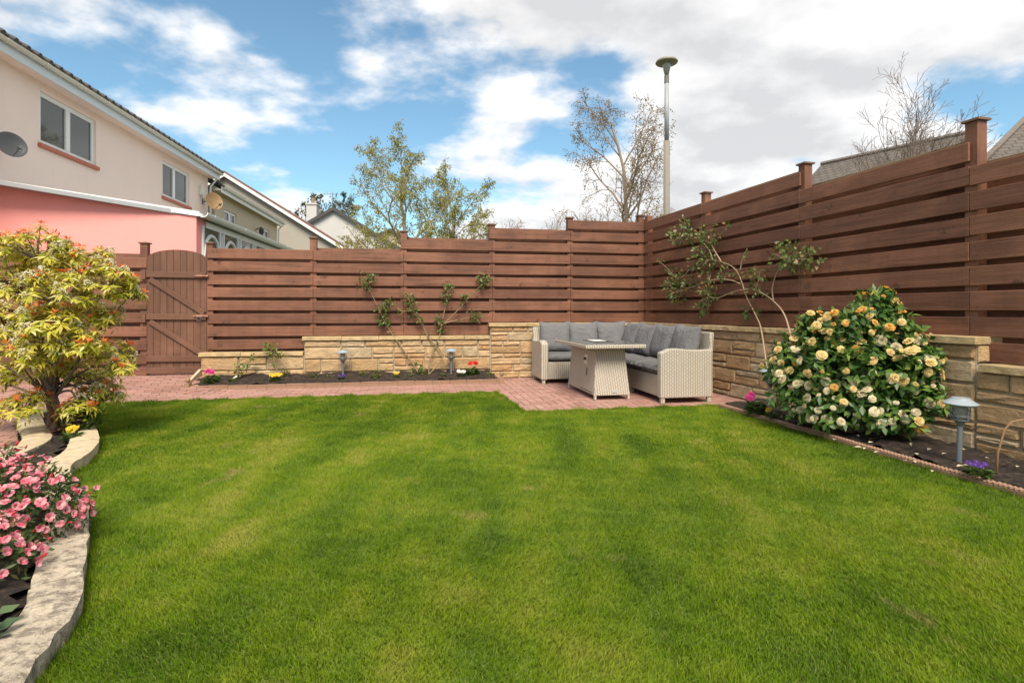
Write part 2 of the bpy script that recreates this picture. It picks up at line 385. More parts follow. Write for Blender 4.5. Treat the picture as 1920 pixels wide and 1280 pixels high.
fb = thing('slatted_fence', 'brown slatted timber fence above the flower bed, stepping up from the gate to the corner', 'fence', FB @ Vector((-3.5, 0, 0.5)))
TB = [back_t(p) for p in (395, 587, 757, 923, 1070)]+[-0.0]
TB[0] = back_t(392)
panel(fb, FB, TB[0]-0.03, TB[1], 4, 11, backtop=False)
panel(fb, FB, TB[1], TB[2], 4, 10)
panel(fb, FB, TB[2], TB[3], 3, 10, first_over=0.05)
panel(fb, FB, TB[3], TB[4], 2, 9, first_over=0.05)
panel(fb, FB, TB[4], 0.018, 1, 9, first_over=0.05, backtop=False)
for t, zb, zt in zip(TB, (0.475, 0.475, 0.70, 0.70, 0.90, 0.90), (2.12, 2.235, 2.37, 2.52, 2.67, 2.75)):
    post(fb, FB, t if t < -0.1 else -0.035, zb+0.002, zt, cap=True)
fr = thing('slatted_fence', 'brown slatted timber fence behind the cream camellia, with a mossy rail along its top', 'fence', FR @ Vector((3.5, 0, 0.9)))
TR = [0.0, right_t(1316), right_t(1500), right_t(1817), right_t(1817)+1.8]
panel(fr, FR, 0.0, TR[1], 1, 9, backtop=True)
panel(fr, FR, TR[1], TR[2], 1, 9)
panel(fr, FR, TR[2], TR[3], 2, 9, first_over=0.02)
panel(fr, FR, TR[3], TR[4], 3, 10, first_over=0.0)
post(fr, FR, 0.05, 0.902, 2.74, cap=False)  # extra filler post, added behind the corner boards to block leaking light
post(fb, FB, 0.072, 0.902, 2.70, cap=False)  # second added filler, closes the last light leaks at the corner
for t, zb, zt in zip(TR[1:], (0.90, 0.90, 0.70, 0.70), (2.78, 2.715, 2.60, 2.45)): post(fr, FR, t, zb+0.002, zt)
fl = thing('slatted_fence', 'brown slatted timber fence behind the red-tipped shrub, left of the arched gate', 'fence', FB @ Vector((-9, 0, 0.1)))
def kl(k): return 1.725-k*0.202
TL = [-11.42, -10.25, back_t(93), back_t(268)]
for a, b_ in zip(TL[:-1], TL[1:]):
    for k in range(9):
        board(fl, FB, a+.002, b_+(.05 if b_ == TL[-1] else -.002), -.001, .02, kl(k), kl(k)+.15, FENCE)
        if k: board(fl, FB, a+.002, b_-.002, .12, .14, kl(k)+.10, kl(k)+.25, FENCE, 'rear_board')
    board(fl, FB, a+.002, b_-.05, .12, .14, kl(0)+.08, kl(0)+.22, FENCE, 'rear_board')
for t in TL: post(fl, FB, t, 0.0, 2.10)

# ------------------------------------------------------------------ gate
GL, GR, GB = back_t(274), back_t(387), 0.165
gate = thing('garden_gate', 'arched brown boarded garden gate with Z braces and bolts beside the stone wall', 'gate', FB @ Vector(((GL+GR)/2, 0.01, GB)))
W_ = GR-GL; nb = 9; zs = 1.86; rise = 0.145
def arch(x):      # x from 0..1 over the width
    u = (x-0.5)*2; return zs+rise*(1-u*u)**0.5*1.0 if abs(u) < 1 else zs
for i in range(nb):
    x0 = W_*i/nb+.0015; x1 = W_*(i+1)/nb-.0015; pr = []
    pts = [(x0, GB), (x1, GB)]+[(x1-(x1-x0)*j/4, arch(min(.999, max(.001, (x1-(x1-x0)*j/4)/W_)))) for j in range(5)]
    b = MB(); cx = (x0+x1)/2
    b.prism([(p[1]-1.0, -(p[0]-cx)) for p in pts], 0, 0.02)   # local x = height, so the grain runs upright
    rot = Matrix(((0, -1, 0, 0), (0, 0, 1, 0), (1, 0, 0, 0), (0, 0, 0, 1)))
    b.build('board', GATEW, gate, FB @ T(GL+cx, 0.012, 1.0) @ rot, bevel=0.003)
def bar(parent, x0, z0, x1, z1, wd, th, name, m, y=-0.020):
    L = math.hypot(x1-x0, z1-z0); b = MB(); b.box(-L/2, L/2, 0, th, -wd/2, wd/2)
    return b.build(name, m, parent, FB @ T(GL+(x0+x1)/2, y, (z0+z1)/2) @ RY(-math.atan2(z1-z0, x1-x0)), bevel=0.004)
def gz(zy): return 1.1-(430+zy*0.2344-HOR)/126.2       # heights read off the gate
for zy in (362, 698, 1033): bar(gate, 0.004, gz(zy), W_-0.004, gz(zy)-0.006, 0.085, 0.028, 'rail', GATEW)
bar(gate, 0.0, GB+0.045, W_, GB+0.045, 0.09, 0.028, 'rail', GATEW)
bar(gate, 0.05, gz(400), W_-0.03, gz(672), 0.075, 0.024, 'brace', GATEW, -0.016)
bar(gate, 0.05, gz(735), W_-0.06, gz(1000), 0.075, 0.024, 'brace', GATEW, -0.016)
RUSTY = plain('painted_bolt', (0.30, 0.13, 0.08), 0.45, 0.3, 30)
for zy, l in ((372, 0.17), (695, 0.19)):
    b = MB(); z = gz(zy); b.tube([(W_-l+.02, -.034, z), (W_+.035, -.034, z)], .009, 8); b.box(W_-.13, W_-.05, -.030, -.0205, z-.022, z+.022); b.box(W_-.005, W_+.03, -.03, -.0, z-.02, z+.02); b.tube([(W_-.08, -.034, z), (W_-.08, -.062, z-.008)], .006, 6)
    b.build('bolt', RUSTY, gate, FB @ T(GL, 0, 0))
b = MB(); ring = [(W_-.09+.032*math.sin(a), -.045, gz(720)+.01-.032*math.cos(a)) for a in [2*math.pi*i/16 for i in range(17)]]; b.tube(ring, .0045, 6)
b.build('ring_handle', METAL, gate, FB @ T(GL, 0, 0), smooth=True)
for zy in (365, 705):
    b = MB(); b.box(-0.05, 0.0, -.026, -.003, gz(zy)-.07, gz(zy)+.06); b.build('hinge', GATEW, gate, FB @ T(GL, 0, 0), bevel=.003)
gp = MB(); gp.box(-.035, .035, 0, .07, 0, 1.94-.02); tag(gp.build('gate_post', GATEW, None, FB @ T(GL-0.045, 0.03, 0.02), bevel=.004), 'short plain timber gate jamb between capped post and arched gate', 'post')

# ------------------------------------------------------------------ stone walls
def stone(parent, F, t0, t1, z0, z1, y=-0.12, m=None, name='stone', proud=0.022):
    L = t1-t0; Hh = z1-z0; e1 = .016/L; e2 = .016/Hh; UX = [0, e1, .28, .52, .76, 1-e1, 1]; UZ = [0, e2, .5, 1-e2, 1]; nx = 6; nz = 4
    vs = []; 
    ch = min(.014, Hh*.18)
    for k in range(nz+1):
        for i in range(nx+1):
            u = UX[i]; v = UZ[k]; edge = i in (0, nx) or k in (0, nz)
            x = (u-.5)*L; z = (v-.5)*Hh
            if not edge: x += rnd.uniform(-.006, .006); z += rnd.uniform(-.005, .005)
            else:
                if i == 0: x += rnd.uniform(0, .004)
                if i == nx: x -= rnd.uniform(0, .004)
                if k == 0: z += rnd.uniform(0, .003)
                if k == nz: z -= rnd.uniform(0, .003)
            d = 0.0 if edge else -proud*rnd.uniform(.55, 1.0)
            vs.append((x, d, z))
    N = nx+1; fs = [(k*N+i, k*N+i+1, (k+1)*N+i+1, (k+1)*N+i) for k in range(nz) for i in range(nx)]
    ringi = [i for i in range(N)]+[k*N+nx for k in range(1, nz+1)]+[nz*N+i for i in range(nx-1, -1, -1)]+[k*N for k in range(nz-1, 0, -1)]
    b0 = len(vs); vs += [(vs[i][0], .05, vs[i][2]) for i in ringi]; n = len(ringi)
    fs += [(ringi[j], b0+j, b0+(j+1) % n, ringi[(j+1) % n]) for j in range(n)]
    b = MB(); b.add(vs, fs)
    o = b.build(name, m or STONE, parent, F @ T((t0+t1)/2, y+.012, (z0+z1)/2)); return o
def lay(parent, F, t0, t1, z0, z1, y=-0.12):
    z = z0; J = .009
    rows = []
    while z < z1-.05:
        h = rnd.choice((.11, .15, .18, .20)); 
        if z1-z-h < .075: h = z1-z
        rows.append((z, min(z1, z+h))); z += h
    for a, b_ in rows:
        t = t0; h = b_-a
        while t < t1-.02:
            L = rnd.uniform(.24, .56)
            if t1-t-L < .2: L = t1-t
            L = min(L, t1-t)
            if L > .75: L *= .5
            mode = rnd.random()
            if h > .125 and mode < .40:
                c = a+h*rnd.choice((.38, .5, .6)); stone(parent, F, t+J/2, t+L-J/2, a+J/2, c-J/2, y)
                if L > .4 and rnd.random() < .5:
                    m_ = t+L*rnd.uniform(.4, .6); stone(parent, F, t+J/2, m_-J/2, c+J/2, b_-J/2, y); stone(parent, F, m_+J/2, t+L-J/2, c+J/2, b_-J/2, y)
                else: stone(parent, F, t+J/2, t+L-J/2, c+J/2, b_-J/2, y)
            else: stone(parent, F, t+J/2, t+L-J/2, a+J/2, b_-J/2, y)
            t += L
def coping(parent, F, t0, t1, z, y0=-0.150, y1=0.17, th=0.06):
    t = t0
    while t < t1-.02:
        L = rnd.uniform(.5, .75)
        if t1-t-L < .3: L = t1-t
        b = MB(); nx = 8; rows = []
        for i in range(nx+1):
            x = -L/2+.002+(L-.004)*i/nx; j = lambda a: rnd.uniform(-a, a)
            rows.append([(x, y0+j(.006), -th+j(.003)), (x, y1, -th), (x, y1, 0), (x, y0+.006+j(.005), j(.002)-.001)])
        vs = [p for r in rows for p in r]; fs = [(0, 1, 2, 3), tuple(4*nx+i for i in (3, 2, 1, 0))]
        for i in range(nx):
            for q in range(4): fs.append((4*i+q, 4*(i+1)+q, 4*(i+1)+(q+1) % 4, 4*i+(q+1) % 4))
        b.add(vs, fs); b.build('coping_stone', COPE, parent, F @ T(t+L/2, 0, z+rnd.uniform(-.002, .001)), bevel=.005); t += L
TW0, TW1, TW2 = back_t(382), back_t(573), back_t(918)
wbk = thing('stone_wall', 'low stepped sandstone wall behind the flower bed and sofa', 'wall', FB @ Vector((-3.5, -.1, 0)))
core = MB()
for a, b_, z in ((TW0+.01, TW1, .412), (TW1, TW2, .637), (TW2, .12, .837)): core.box(a, b_, -.100, .15, -.05, z)
core.build('mortar_core', MORTAR, wbk, FB)
lay(wbk, FB, TW0, TW1, 0, .415); lay(wbk, FB, TW1, TW2, 0, .640); lay(wbk, FB, TW2, -.12, 0, .840)
coping(wbk, FB, TW0-.03, TW1-.012, .475); coping(wbk, FB, TW1-.03, TW2-.012, .70); coping(wbk, FB, TW2-.03, -.15, .90)
wrt = thing('stone_wall', 'low sandstone wall running behind the camellia bed beside the sofa', 'wall', FR @ Vector((3.5, -.1, 0)))
tS = 5.52; core = MB(); core.box(-.1, tS, -.100, .15, -.05, .837); core.box(tS, 7.4, -.100, .15, -.05, .637); core.build('mortar_core', MORTAR, wrt, FR)
lay(wrt, FR, .12, tS, 0, .840); lay(wrt, FR, tS, 7.4, 0, .640)
coping(wrt, FR, -.02, tS+.03, .90); coping(wrt, FR, tS-.06 + .1, 7.4, .70)
# end face of the upper part of the right wall and left end of the back wall
for F, t, z0, z1, rot in ((FR, tS+.012, .70, .84, 1), (FB, TW0+.0, 0, .41, -1)):
    M_ = F @ T(t, 0.02, 0) @ RZ(rot*math.pi/2)
    zz = z0
    while zz < z1-.02:
        h = min(.14, z1-zz); stone(wrt if F is FR else wbk, M_, -.12, .12, zz+.004, zz+h-.004, y=-.012, proud=.012); zz += h
# ------------------------------------------------------------------ paving
LAWN_POLY = [(-4.85, 6.43), (-3.62, 6.73), (-.21, 7.38), (.143, 5.93), (2.31, 6.32), (2.42, 5.80), (2.966, 3.213), (3.38, 1.2), (3.8, -1.0), (-1.05, -1.0), (-1.17, .6), (-1.26, 1.2), (-1.33, 1.5), (-1.40, 1.66), (-1.44, 1.77), (-1.505, 1.93), (-1.665, 2.16), (-1.83, 2.39), (-2.2, 2.88), (-2.6, 3.30), (-2.88, 3.62), (-3.0, 3.95), (-3.15, 4.22), (-3.34, 4.48), (-3.66, 4.86), (-4.02, 5.2), (-4.40, 5.62), (-4.72, 6.0)]
def inside(poly, X, Y):
    X = np.asarray(X, float); Y = np.asarray(Y, float); r = np.zeros(X.shape, bool); n = len(poly)
    for i in range(n):
        x1, y1 = poly[i]; x2, y2 = poly[(i+1) % n]
        if y1 == y2: continue
        c = ((y1 > Y) != (y2 > Y)) & (X < (x2-x1)*(Y-y1)/(y2-y1)+x1); r ^= c
    return r
def clip(poly, region):
    out = poly
    n = len(region)
    for i in range(n):
        ax, ay = region[i]; bx, by = region[(i+1) % n]; src = out; out = []
        if not src: return []
        side = lambda p: (bx-ax)*(p[1]-ay)-(by-ay)*(p[0]-ax)
        for j in range(len(src)):
            p, q = src[j], src[(j+1) % len(src)]; sp, sq = side(p), side(q)
            if sp >= 0: out.append(p)
            if sp*sq < 0: k = sp/(sp-sq); out.append((p[0]+(q[0]-p[0])*k, p[1]+(q[1]-p[1])*k))
    return out
def parea(p): return .5*sum(p[i][0]*p[(i+1) % len(p)][1]-p[(i+1) % len(p)][0]*p[i][1] for i in range(len(p)))
ANG = math.atan(S_B); ca, sa = math.cos(ANG), math.sin(ANG)
FBI = FB.inverted()
def ramp_z(x, y):
    q = FBI @ Vector((x, y, 0)); f = max(0., min(1., 1-(-q.y-.05)/1.15)); s = max(0., min(1., (-6.35-q.x)/.7)); s = s*s*(3-2*s)
    return .140*f*s
brick_cache = {}
def brick_mesh(w_, l_):
    k = (round(w_, 3), round(l_, 3))
    if k not in brick_cache:
        b = MB(); b.box(-w_/2, w_/2, -l_/2, l_/2, -.05, 0); brick_cache[k] = b.mesh('brick', .004)
    return brick_cache[k]
def pave(name, label_kind, region, origin, ang, pattern, nmax=300, skip=None, cover=None):
    # region: convex polygon; every paver is a prism clipped to it
    root = MB(); root.prism(region, -.06, -.012); ro = root.build(name, JOINT)
    tag(ro, kind='structure')
    c_, s_ = math.cos(ang), math.sin(ang)
    W, L = .1, .2; J = .009; items = []
    quads = []
    if pattern == 'herring':
        for i in range(-60, 61):
            for j in range(-60, 61):
                # 90 degree herringbone on a 0.1 grid
                k = (i-j) % 4
                if k == 0: quads.append((i*W, j*W, (i+2)*W, (j+1)*W))
                elif k == 2: quads.append((i*W, (j-1)*W, (i+1)*W, (j+1)*W)) if False else None
                if (i-j) % 4 == 3: quads.append((i*W, j*W, (i+1)*W, (j+2)*W))
    else:
        for j in range(-80, 81):
            for i in range(-60, 61):
                x = i*L+(L/2 if j % 2 else 0); quads.append((x, j*W, x+L, (j+1)*W))
    quads = [q for q in quads if q]
    for (x0, y0, x1, y1) in quads:
        q = [(x0+J/2, y0+J/2), (x1-J/2, y0+J/2), (x1-J/2, y1-J/2), (x0+J/2, y1-J/2)]
        wq = [(origin[0]+p[0]*c_-p[1]*s_, origin[1]+p[0]*s_+p[1]*c_) for p in q]
        cl = clip(wq, region)
        if len(cl) < 3 or parea(cl) < .0012: continue
        cx = sum(p[0] for p in cl)/len(cl); cy = sum(p[1] for p in cl)/len(cl)
        if skip and all(skip(p[0], p[1]) for p in cl): continue
        vis = 1.0/(cx*cx+cy*cy)
        px = 960+cx*FPX/max(cy, .1)
        if px < -30 or px > 1950: vis *= .2
        if cover and cover(cx, cy): vis *= .3
        full = parea(cl) > .0175
        items.append((vis, full, (x1-x0-J, y1-y0-J), cl, cx, cy))
    items.sort(key=lambda a: -a[0])
    rest = MB()
    for idx, (vis, full, dims, cl, cx, cy) in enumerate(items):
        z = ramp_z(cx, cy)+rnd.uniform(-.0015, .0015)
        e = .01; gx = (ramp_z(cx+e, cy)-ramp_z(cx-e, cy))/(2*e); gy = (ramp_z(cx, cy+e)-ramp_z(cx, cy-e))/(2*e)
        sh = Matrix.Identity(4); sh[2][0] = gx; sh[2][1] = gy
        if idx < nmax:
            if full: link('brick', brick_mesh(*dims), BRICK, ro, T(cx, cy, z) @ sh @ RZ(ang))
            else:
                b = MB(); b.prism([(p[0]-cx, p[1]-cy) for p in cl], -.05, 0); b.build('brick', BRICK, ro, T(cx, cy, z) @ sh)
        else: rest.prism([(p[0]-cx, p[1]-cy) for p in cl], -.05, 0, T(cx, cy, z) @ sh)
    if rest.v: tag(rest.build('bricks', BRICK, ro), kind='stuff')
    return ro
# patio under the sofa: convex, from the lawn to both walls
wl_b = lambda t: (FB @ Vector((t, -.10, 0)))[:2]
wl_r = lambda t: (FR @ Vector((t, -.10, 0)))[:2]
e0 = (-.21, 7.38)
EDGE_R = (2.31, 6.28)
patio = [(.143, 5.93), EDGE_R, wl_r(3.05), wl_r(.05), wl_b(-2.62), (-.21, 7.38)]
a_ = FB @ Vector((-2.62, -.10, 0))
pave('patio', '', patio, (.143, 5.93), ANG, 'herring', skip=lambda x, y: False, cover=lambda x, y: (x > 1.0 and y > 7.4))
strip = [(-4.95, 6.35), (-3.62, 6.65), (-.205, 7.375), wl_b(-2.625), (FB @ Vector((-2.63, -.70, 0)))[:2], (FB @ Vector((-6.9, -.70, 0)))[:2]]
strip = [(-4.70, 6.40), (-.20, 7.33), (FB @ Vector((-2.64, -.66, 0)))[:2], (FB @ Vector((-6.55, -.66, 0)))[:2]]
pave('path', '', strip, (-.21, 7.38), ANG, 'running', skip=lambda x, y: bool(inside(LAWN_POLY, [x], [y])[0]) and bool(inside(LAWN_POLY, [x], [y-.1])[0]))
BEDL = [(-1.45, 1.0), (-1.55, 1.6), (-1.75, 2.0), (-2.0, 2.4), (-2.4, 2.9), (-2.8, 3.3), (-3.2, 3.9), (-3.5, 4.4), (-4.1, 5.1), (-4.5, 5.6), (-4.9, 5.5), (-4.35, 4.88), (-3.75, 4.21), (-3.45, 3.5), (-3.2, 2.5), (-3.1, 1.0)]
sk = lambda x, y: bool(inside(LAWN_POLY, [x], [y])[0]) or bool(inside(BEDL, [x], [y])[0])
pave('path', '', [(-8.6, 3.2), (-2.9, 3.2), (-4.72, 6.42), (-8.6, 5.70)], (-4.9, 6.4), ANG+R(12), 'running', skip=sk)
pave('path', '', [(-8.6, 5.70), (-4.72, 6.42), (FB @ Vector((-6.55, -.66, 0)))[:2], (FB @ Vector((-6.95, .3, 0)))[:2], (FB @ Vector((-11.2, .3, 0)))[:2]], (-4.9, 6.4), ANG+R(12), 'running', skip=sk)

# ------------------------------------------------------------------ lawn and grass
lm = MB(); lm.prism(LAWN_POLY, -.05, .014); tag(lm.build('lawn', LAWN), kind='structure')
def make_grass():
    pts = []
    def scatter(y0, y1, dens, lo, hi):
        x0, x1 = -5.0, 3.9; n = int((x1-x0)*(y1-y0)*dens)
        X = nr.uniform(x0, x1, n); Y = nr.uniform(y0, y1, n); k = inside(LAWN_POLY, X, Y) & (np.abs(X) < 1.02*Y+.9); X = X[k]; Y = Y[k]
        return X, Y
    V = []; Tt = []; A = []; base = 0
    for (y0, y1, dens, wmul, seg) in ((.75, 2.4, 48000, 1.0, 2), (2.4, 3.8, 28000, 1.4, 1), (3.8, 7.5, 17000, 2.1, 1)):
        X, Y = scatter(max(.6, y0-.5), y1+.5, dens, 0, 0); pr_ = np.clip((Y-(y0-.5))/1.0, 0, 1)*np.clip(((y1+.5)-Y)/1.0, 0, 1) if y0 > .8 else np.clip(((y1+.5)-Y)/1.0, 0, 1); kk = nr.random(len(X)) < pr_; X = X[kk]; Y = Y[kk]; n = len(X)
        clump = np.sin(X*9.1+Y*3.3)*np.sin(Y*8.3-X*4.1)*.5+np.sin(X*23+Y*17)*np.sin(Y*27-X*11)*.5
        h = (.014+.015*nr.random(n)**1.5)*(1+.25*clump); w_ = (.0010+.0008*nr.random(n))*wmul
        th = nr.uniform(0, 2*np.pi, n); lean = nr.uniform(.15, .95, n)*h
        # the mower left the blades leaning in broad bands
        bx = .35*np.sin(X*2.1+.6*Y); by = .35*np.cos(Y*1.3-X)
        lx = np.cos(th)*lean+bx*h*.8; ly = np.sin(th)*lean+by*h*.8
        ph = th+nr.uniform(-.9, .9, n)+np.pi/2; sx = np.cos(ph)*w_; sy = np.sin(ph)*w_
        z0 = np.full(n, .010); v0 = np.stack([X-sx, Y-sy, z0], 1); v1 = np.stack([X+sx, Y+sy, z0], 1)
        var = nr.random(n)
        if seg == 2:
            v2 = np.stack([X+lx*.35-sx*.8, Y+ly*.35-sy*.8, z0+h*.6], 1); v3 = np.stack([X+lx*.35+sx*.8, Y+ly*.35+sy*.8, z0+h*.6], 1); v4 = np.stack([X+lx, Y+ly, z0+h*.95], 1)
            V.append(np.stack([v0, v1, v2, v3, v4], 1).reshape(-1, 3)); b = base+np.arange(n)*5
            Tt.append(np.stack([b, b+1, b+3, b, b+3, b+2, b+2, b+3, b+4], 1).reshape(-1, 3)); A.append(np.repeat(var, 5)); base += 5*n
        else:
            v4 = np.stack([X+lx, Y+ly, z0+h*.95], 1); V.append(np.stack([v0, v1, v4], 1).reshape(-1, 3)); b = base+np.arange(n)*3
            Tt.append(np.stack([b, b+1, b+2], 1)); A.append(np.repeat(var, 3)); base += 3*n
    # longer tufts that the mower missed along the edges
    for i in range(len(LAWN_POLY)):
        a = np.array(LAWN_POLY[i]); b_ = np.array(LAWN_POLY[(i+1) % len(LAWN_POLY)]); L = np.linalg.norm(b_-a); n = int(L*1500)
        if max(a[1], b_[1]) < .3: continue
        t = nr.random(n); q = a+(b_-a)*t[:, None]; nx, ny = (b_-a)[1]/L, -(b_-a)[0]/L; off = nr.uniform(-.035, .008, n); sgn = -1 if inside(LAWN_POLY, [((a+b_)/2)[0]+nx*.02], [((a+b_)/2)[1]+ny*.02])[0] else 1
        X = q[:, 0]+nx*off*sgn; Y = q[:, 1]+ny*off*sgn; h = (.02+.028*nr.random(n)**2)*(1+.5*np.sin(t*L*19)*np.sin(t*L*7)); w_ = .0016*np.clip(Y/3, 1, 2.2)
        th = nr.uniform(0, 6.28, n); lx = np.cos(th)*h*.5+nx*sgn*h*.25; ly = np.sin(th)*h*.5+ny*sgn*h*.25; sx = -np.sin(th)*w_; sy = np.cos(th)*w_; z0 = np.full(n, .0)
        V.append(np.stack([np.stack([X-sx, Y-sy, z0], 1), np.stack([X+sx, Y+sy, z0], 1), np.stack([X+lx, Y+ly, z0+.012+h*.9], 1)], 1).reshape(-1, 3)); k3 = base+np.arange(n)*3; Tt.append(np.stack([k3, k3+1, k3+2], 1)); A.append(np.repeat(nr.random(n), 3)); base += 3*n
    me = np_mesh('grass', np.concatenate(V), np.concatenate(Tt), GRASS, np.concatenate(A))
    return tag(link('grass', me), 'short mown green grass with paler patches covering the lawn', 'grass', kind='stuff')
make_grass()

# ------------------------------------------------------------------ soil beds and their edgings
def soil(name, poly, z, bump=.02, res=.07, slope=None):
    xs = [p[0] for p in poly]; ys = [p[1] for p in poly]
    m = MB(); m.prism(poly, -.05, z-.024); 
    # lumpy surface
    nx = int((max(xs)-min(xs))/res)+2; ny = int((max(ys)-min(ys))/res)+2
    X, Y = np.meshgrid(np.linspace(min(xs), max(xs), nx), np.linspace(min(ys), max(ys), ny)); ins = inside(poly, X, Y)
    Z = z+bump*(np.sin(X*13+Y*7)*.3+np.sin(Y*21-X*9)*.3+nr.uniform(-.6, .6, X.shape))
    if slope: Z = Z+slope(X, Y)
    idx = -np.ones(X.shape, int); vs = []
    for j in range(ny):
        for i in range(nx): idx[j, i] = len(vs); vs.append((X[j, i], Y[j, i], Z[j, i] if ins[j, i] else z-.022))
    fs = []
    for j in range(ny-1):
        for i in range(nx-1):
            if ins[j:j+2, i:i+2].sum() >= 3: fs.append((idx[j, i], idx[j, i+1], idx[j+1, i+1], idx[j+1, i]))
    m.add(vs, fs); return tag(m.build(name, SOIL), kind='structure')
soil('soil', [(FB @ Vector(v))[:2] for v in ((-7.0, -.10, 0), (-6.98, -.70, 0), (-2.66, -.70, 0), (-2.66, -.10, 0))], .055, slope=lambda X, Y: .10*np.clip((Y-(9.6+S_B*(X-2.28))+.70)/.6, 0, 1))
ER0, ER1 = Vector((2.33, 6.22, 0)), Vector((3.00, 3.10, 0)); ed = (ER1-ER0).normalized(); ER2 = ER0+ed*5.3
soil('soil', [(ER0.x, ER0.y), (ER2.x, ER2.y), wl_r(7.3), wl_r(3.08)], .06)
soil('soil', BEDL, .07)
def edging(label, pts, tile=.26, h=.06, th=.04, ends=(True, True)):
    root = thing('bed_edging', label, 'edging', pts[0]); k = 0
    for a, b_ in zip(pts[:-1], pts[1:]):
        a = Vector(a); b_ = Vector(b_); L = (b_-a).length; n = max(1, round(L/tile)); F = frame(a, b_-a)
        for i in range(n):
            l = L/n; m = MB(); m.box(-l/2+.002, l/2-.002, -th/2, th/2, -.03, h-.016)
            # rope-twist roll along the top
            nb_ = 9; 
            for q in range(nb_):
                x = -l/2+.004+(l-.008)*(q+.5)/nb_; w2 = (l-.008)/nb_*.62
                m.tube([(x-w2, -.012, h-.014), (x, 0, h-.004), (x+w2, .012, h-.014)], [.010, .013, .010], 5)
            m.build('edging_tile', TERRA, root, F @ T(l*(i+.5), 0, rnd.uniform(-.003, .003)) @ RY(rnd.uniform(-.006, .006)))
    for e, p in zip(ends, (pts[0], pts[-1])):
        if e:
            m = MB(); m.box(-.035, .035, -.035, .035, -.03, .10)
            m.lathe([(.020, .10), (.022, .106), (.014, .112), (.026, .122), (.034, .14), (.032, .158), (.02, .172), (.004, .178)], 10)
            m.build('finial', TERRA, root, T(*p[:2], 0), bevel=0)
    return root
eb0 = FB @ Vector((-6.98, -.72, 0)); eb1 = FB @ Vector((-2.63, -.72, 0)); eb2 = FB @ Vector((-2.63, -.14, 0))
edging('terracotta rope-top edging with ball finials in front of the back flower bed', [eb0, eb1, eb2], ends=(True, False))
m = MB(); m.box(-.035, .035, -.035, .035, -.03, .10); m.lathe([(.020, .10), (.014, .112), (.026, .122), (.034, .14), (.032, .158), (.02, .172), (.004, .178)], 10)
eo = [o for o in bpy.data.objects if o.name == 'bed_edging'][0]; m.build('finial', TERRA, eo, T(eb1.x+.02, eb1.y-.02, 0))
edging('terracotta rope-top edging between the lawn and the camellia bed', [ER0+Vector((.55, .14, 0)), ER0, ER2], ends=(False, False))
# sloped cheek where the path rises to the gate
ck = MB(); q0 = FB @ Vector((-7.035, -.66, 0)); F_ = FB @ T(-7.035, 0, 0)
ck.add([(-.02, -.66, -.02), (-.02, -.10, -.02), (-.02, -.10, .235), (-.02, -.66, .075), (.02, -.66, -.02), (.02, -.10, -.02), (.02, -.10, .235), (.02, -.66, .075)], [(0, 1, 2, 3), (7, 6, 5, 4), (0, 3, 7, 4), (3, 2, 6, 7), (2, 1, 5, 6), (0, 4, 5, 1)])
tag(ck.build('sloped_kerb', SLAB, None, F_, bevel=.004), 'sloping pale kerb board between gate path and flower bed', 'kerb')

# ------------------------------------------------------------------ kerbs of the left bed
def offset_path(pts, d):
    out = []
    for i, p in enumerate(pts):
        a = Vector(pts[max(i-1, 0)]); b_ = Vector(pts[min(i+1, len(pts)-1)]); t = (b_-a).normalized(); out.append((p[0]-t.y*d, p[1]+t.x*d))
    return out
def resample(pts, step):
    out = [Vector(pts[0])]; acc = 0
    P_ = [Vector(p) for p in pts]; 
    # Catmull-Rom
    fine = []
    for i in range(len(P_)-1):
        p0, p1, p2, p3 = P_[max(i-1, 0)], P_[i], P_[i+1], P_[min(i+2, len(P_)-1)]
        for k in range(12):
            t = k/12; fine.append(.5*((2*p1)+(p2-p0)*t+(2*p0-5*p1+4*p2-p3)*t*t+(3*p1-p0-3*p2+p3)*t**3))
    fine.append(P_[-1])
    for a, b_ in zip(fine[:-1], fine[1:]):
        acc += (b_-a).length
        if acc >= step: out.append(b_); acc = 0
    return out
def kerb(label, outer, width, top, piece, mat, name, sub=4, rough=.006):
    root = thing(name, label, 'kerb', (outer[0][0], outer[0][1], 0))
    fine = resample(outer, piece/sub); inn = [Vector(p) for p in offset_path([tuple(p) for p in fine], width)]
    i = 0
    while i < len(fine)-1:
        j = min(i+sub, len(fine)-1); m = MB(); vs = []; fs = []
        c = (fine[i]+fine[j])/2
        for k in range(i, j+1):
            o_, n_ = fine[k].copy(), inn[k].copy()
            tang = (fine[j]-fine[i]).normalized()
            if k == i: o_ += tang*.006; n_ += tang*.006
            if k == j: o_ -= tang*.006; n_ -= tang*.006
            for q in range(5):
                u = q/4; p = o_.lerp(n_, u)-c; jz = rnd.uniform(-rough, rough); jx = rnd.uniform(-rough, rough)
                vs.append((p.x+jx, p.y+jx, top+jz-(.008 if q in (0, 4) else 0)))
            vs.append((n_.x-c.x, n_.y-c.y, -.03)); vs.append((o_.x-c.x, o_.y-c.y, -.03))
        nn = j-i
        for k in range(nn):
            for q in range(7): a = k*7; fs.append((a+q, a+(q+1) % 7, a+7+(q+1) % 7, a+7+q))
        fs.append(tuple(range(6, -1, -1))); fs.append(tuple(nn*7+q for q in range(7)))
        m.add(vs, fs); o = m.build('kerb_stone', mat, root, T(c.x, c.y, rnd.uniform(-.004, .004)), bevel=0); o.data.polygons.foreach_set('use_smooth', [False]*len(o.data.polygons)); i = j
    return root
kerb('weathered grey stone kerb curving along the lawn in front of the pink azalea', [(-1.17, .6), (-1.26, 1.2), (-1.33, 1.5), (-1.40, 1.66), (-1.505, 1.93), (-1.665, 2.16), (-1.83, 2.39), (-2.2, 2.88), (-2.62, 3.32)], .16, .095, .62, KERB, 'stone_kerb', sub=10, rough=.005)
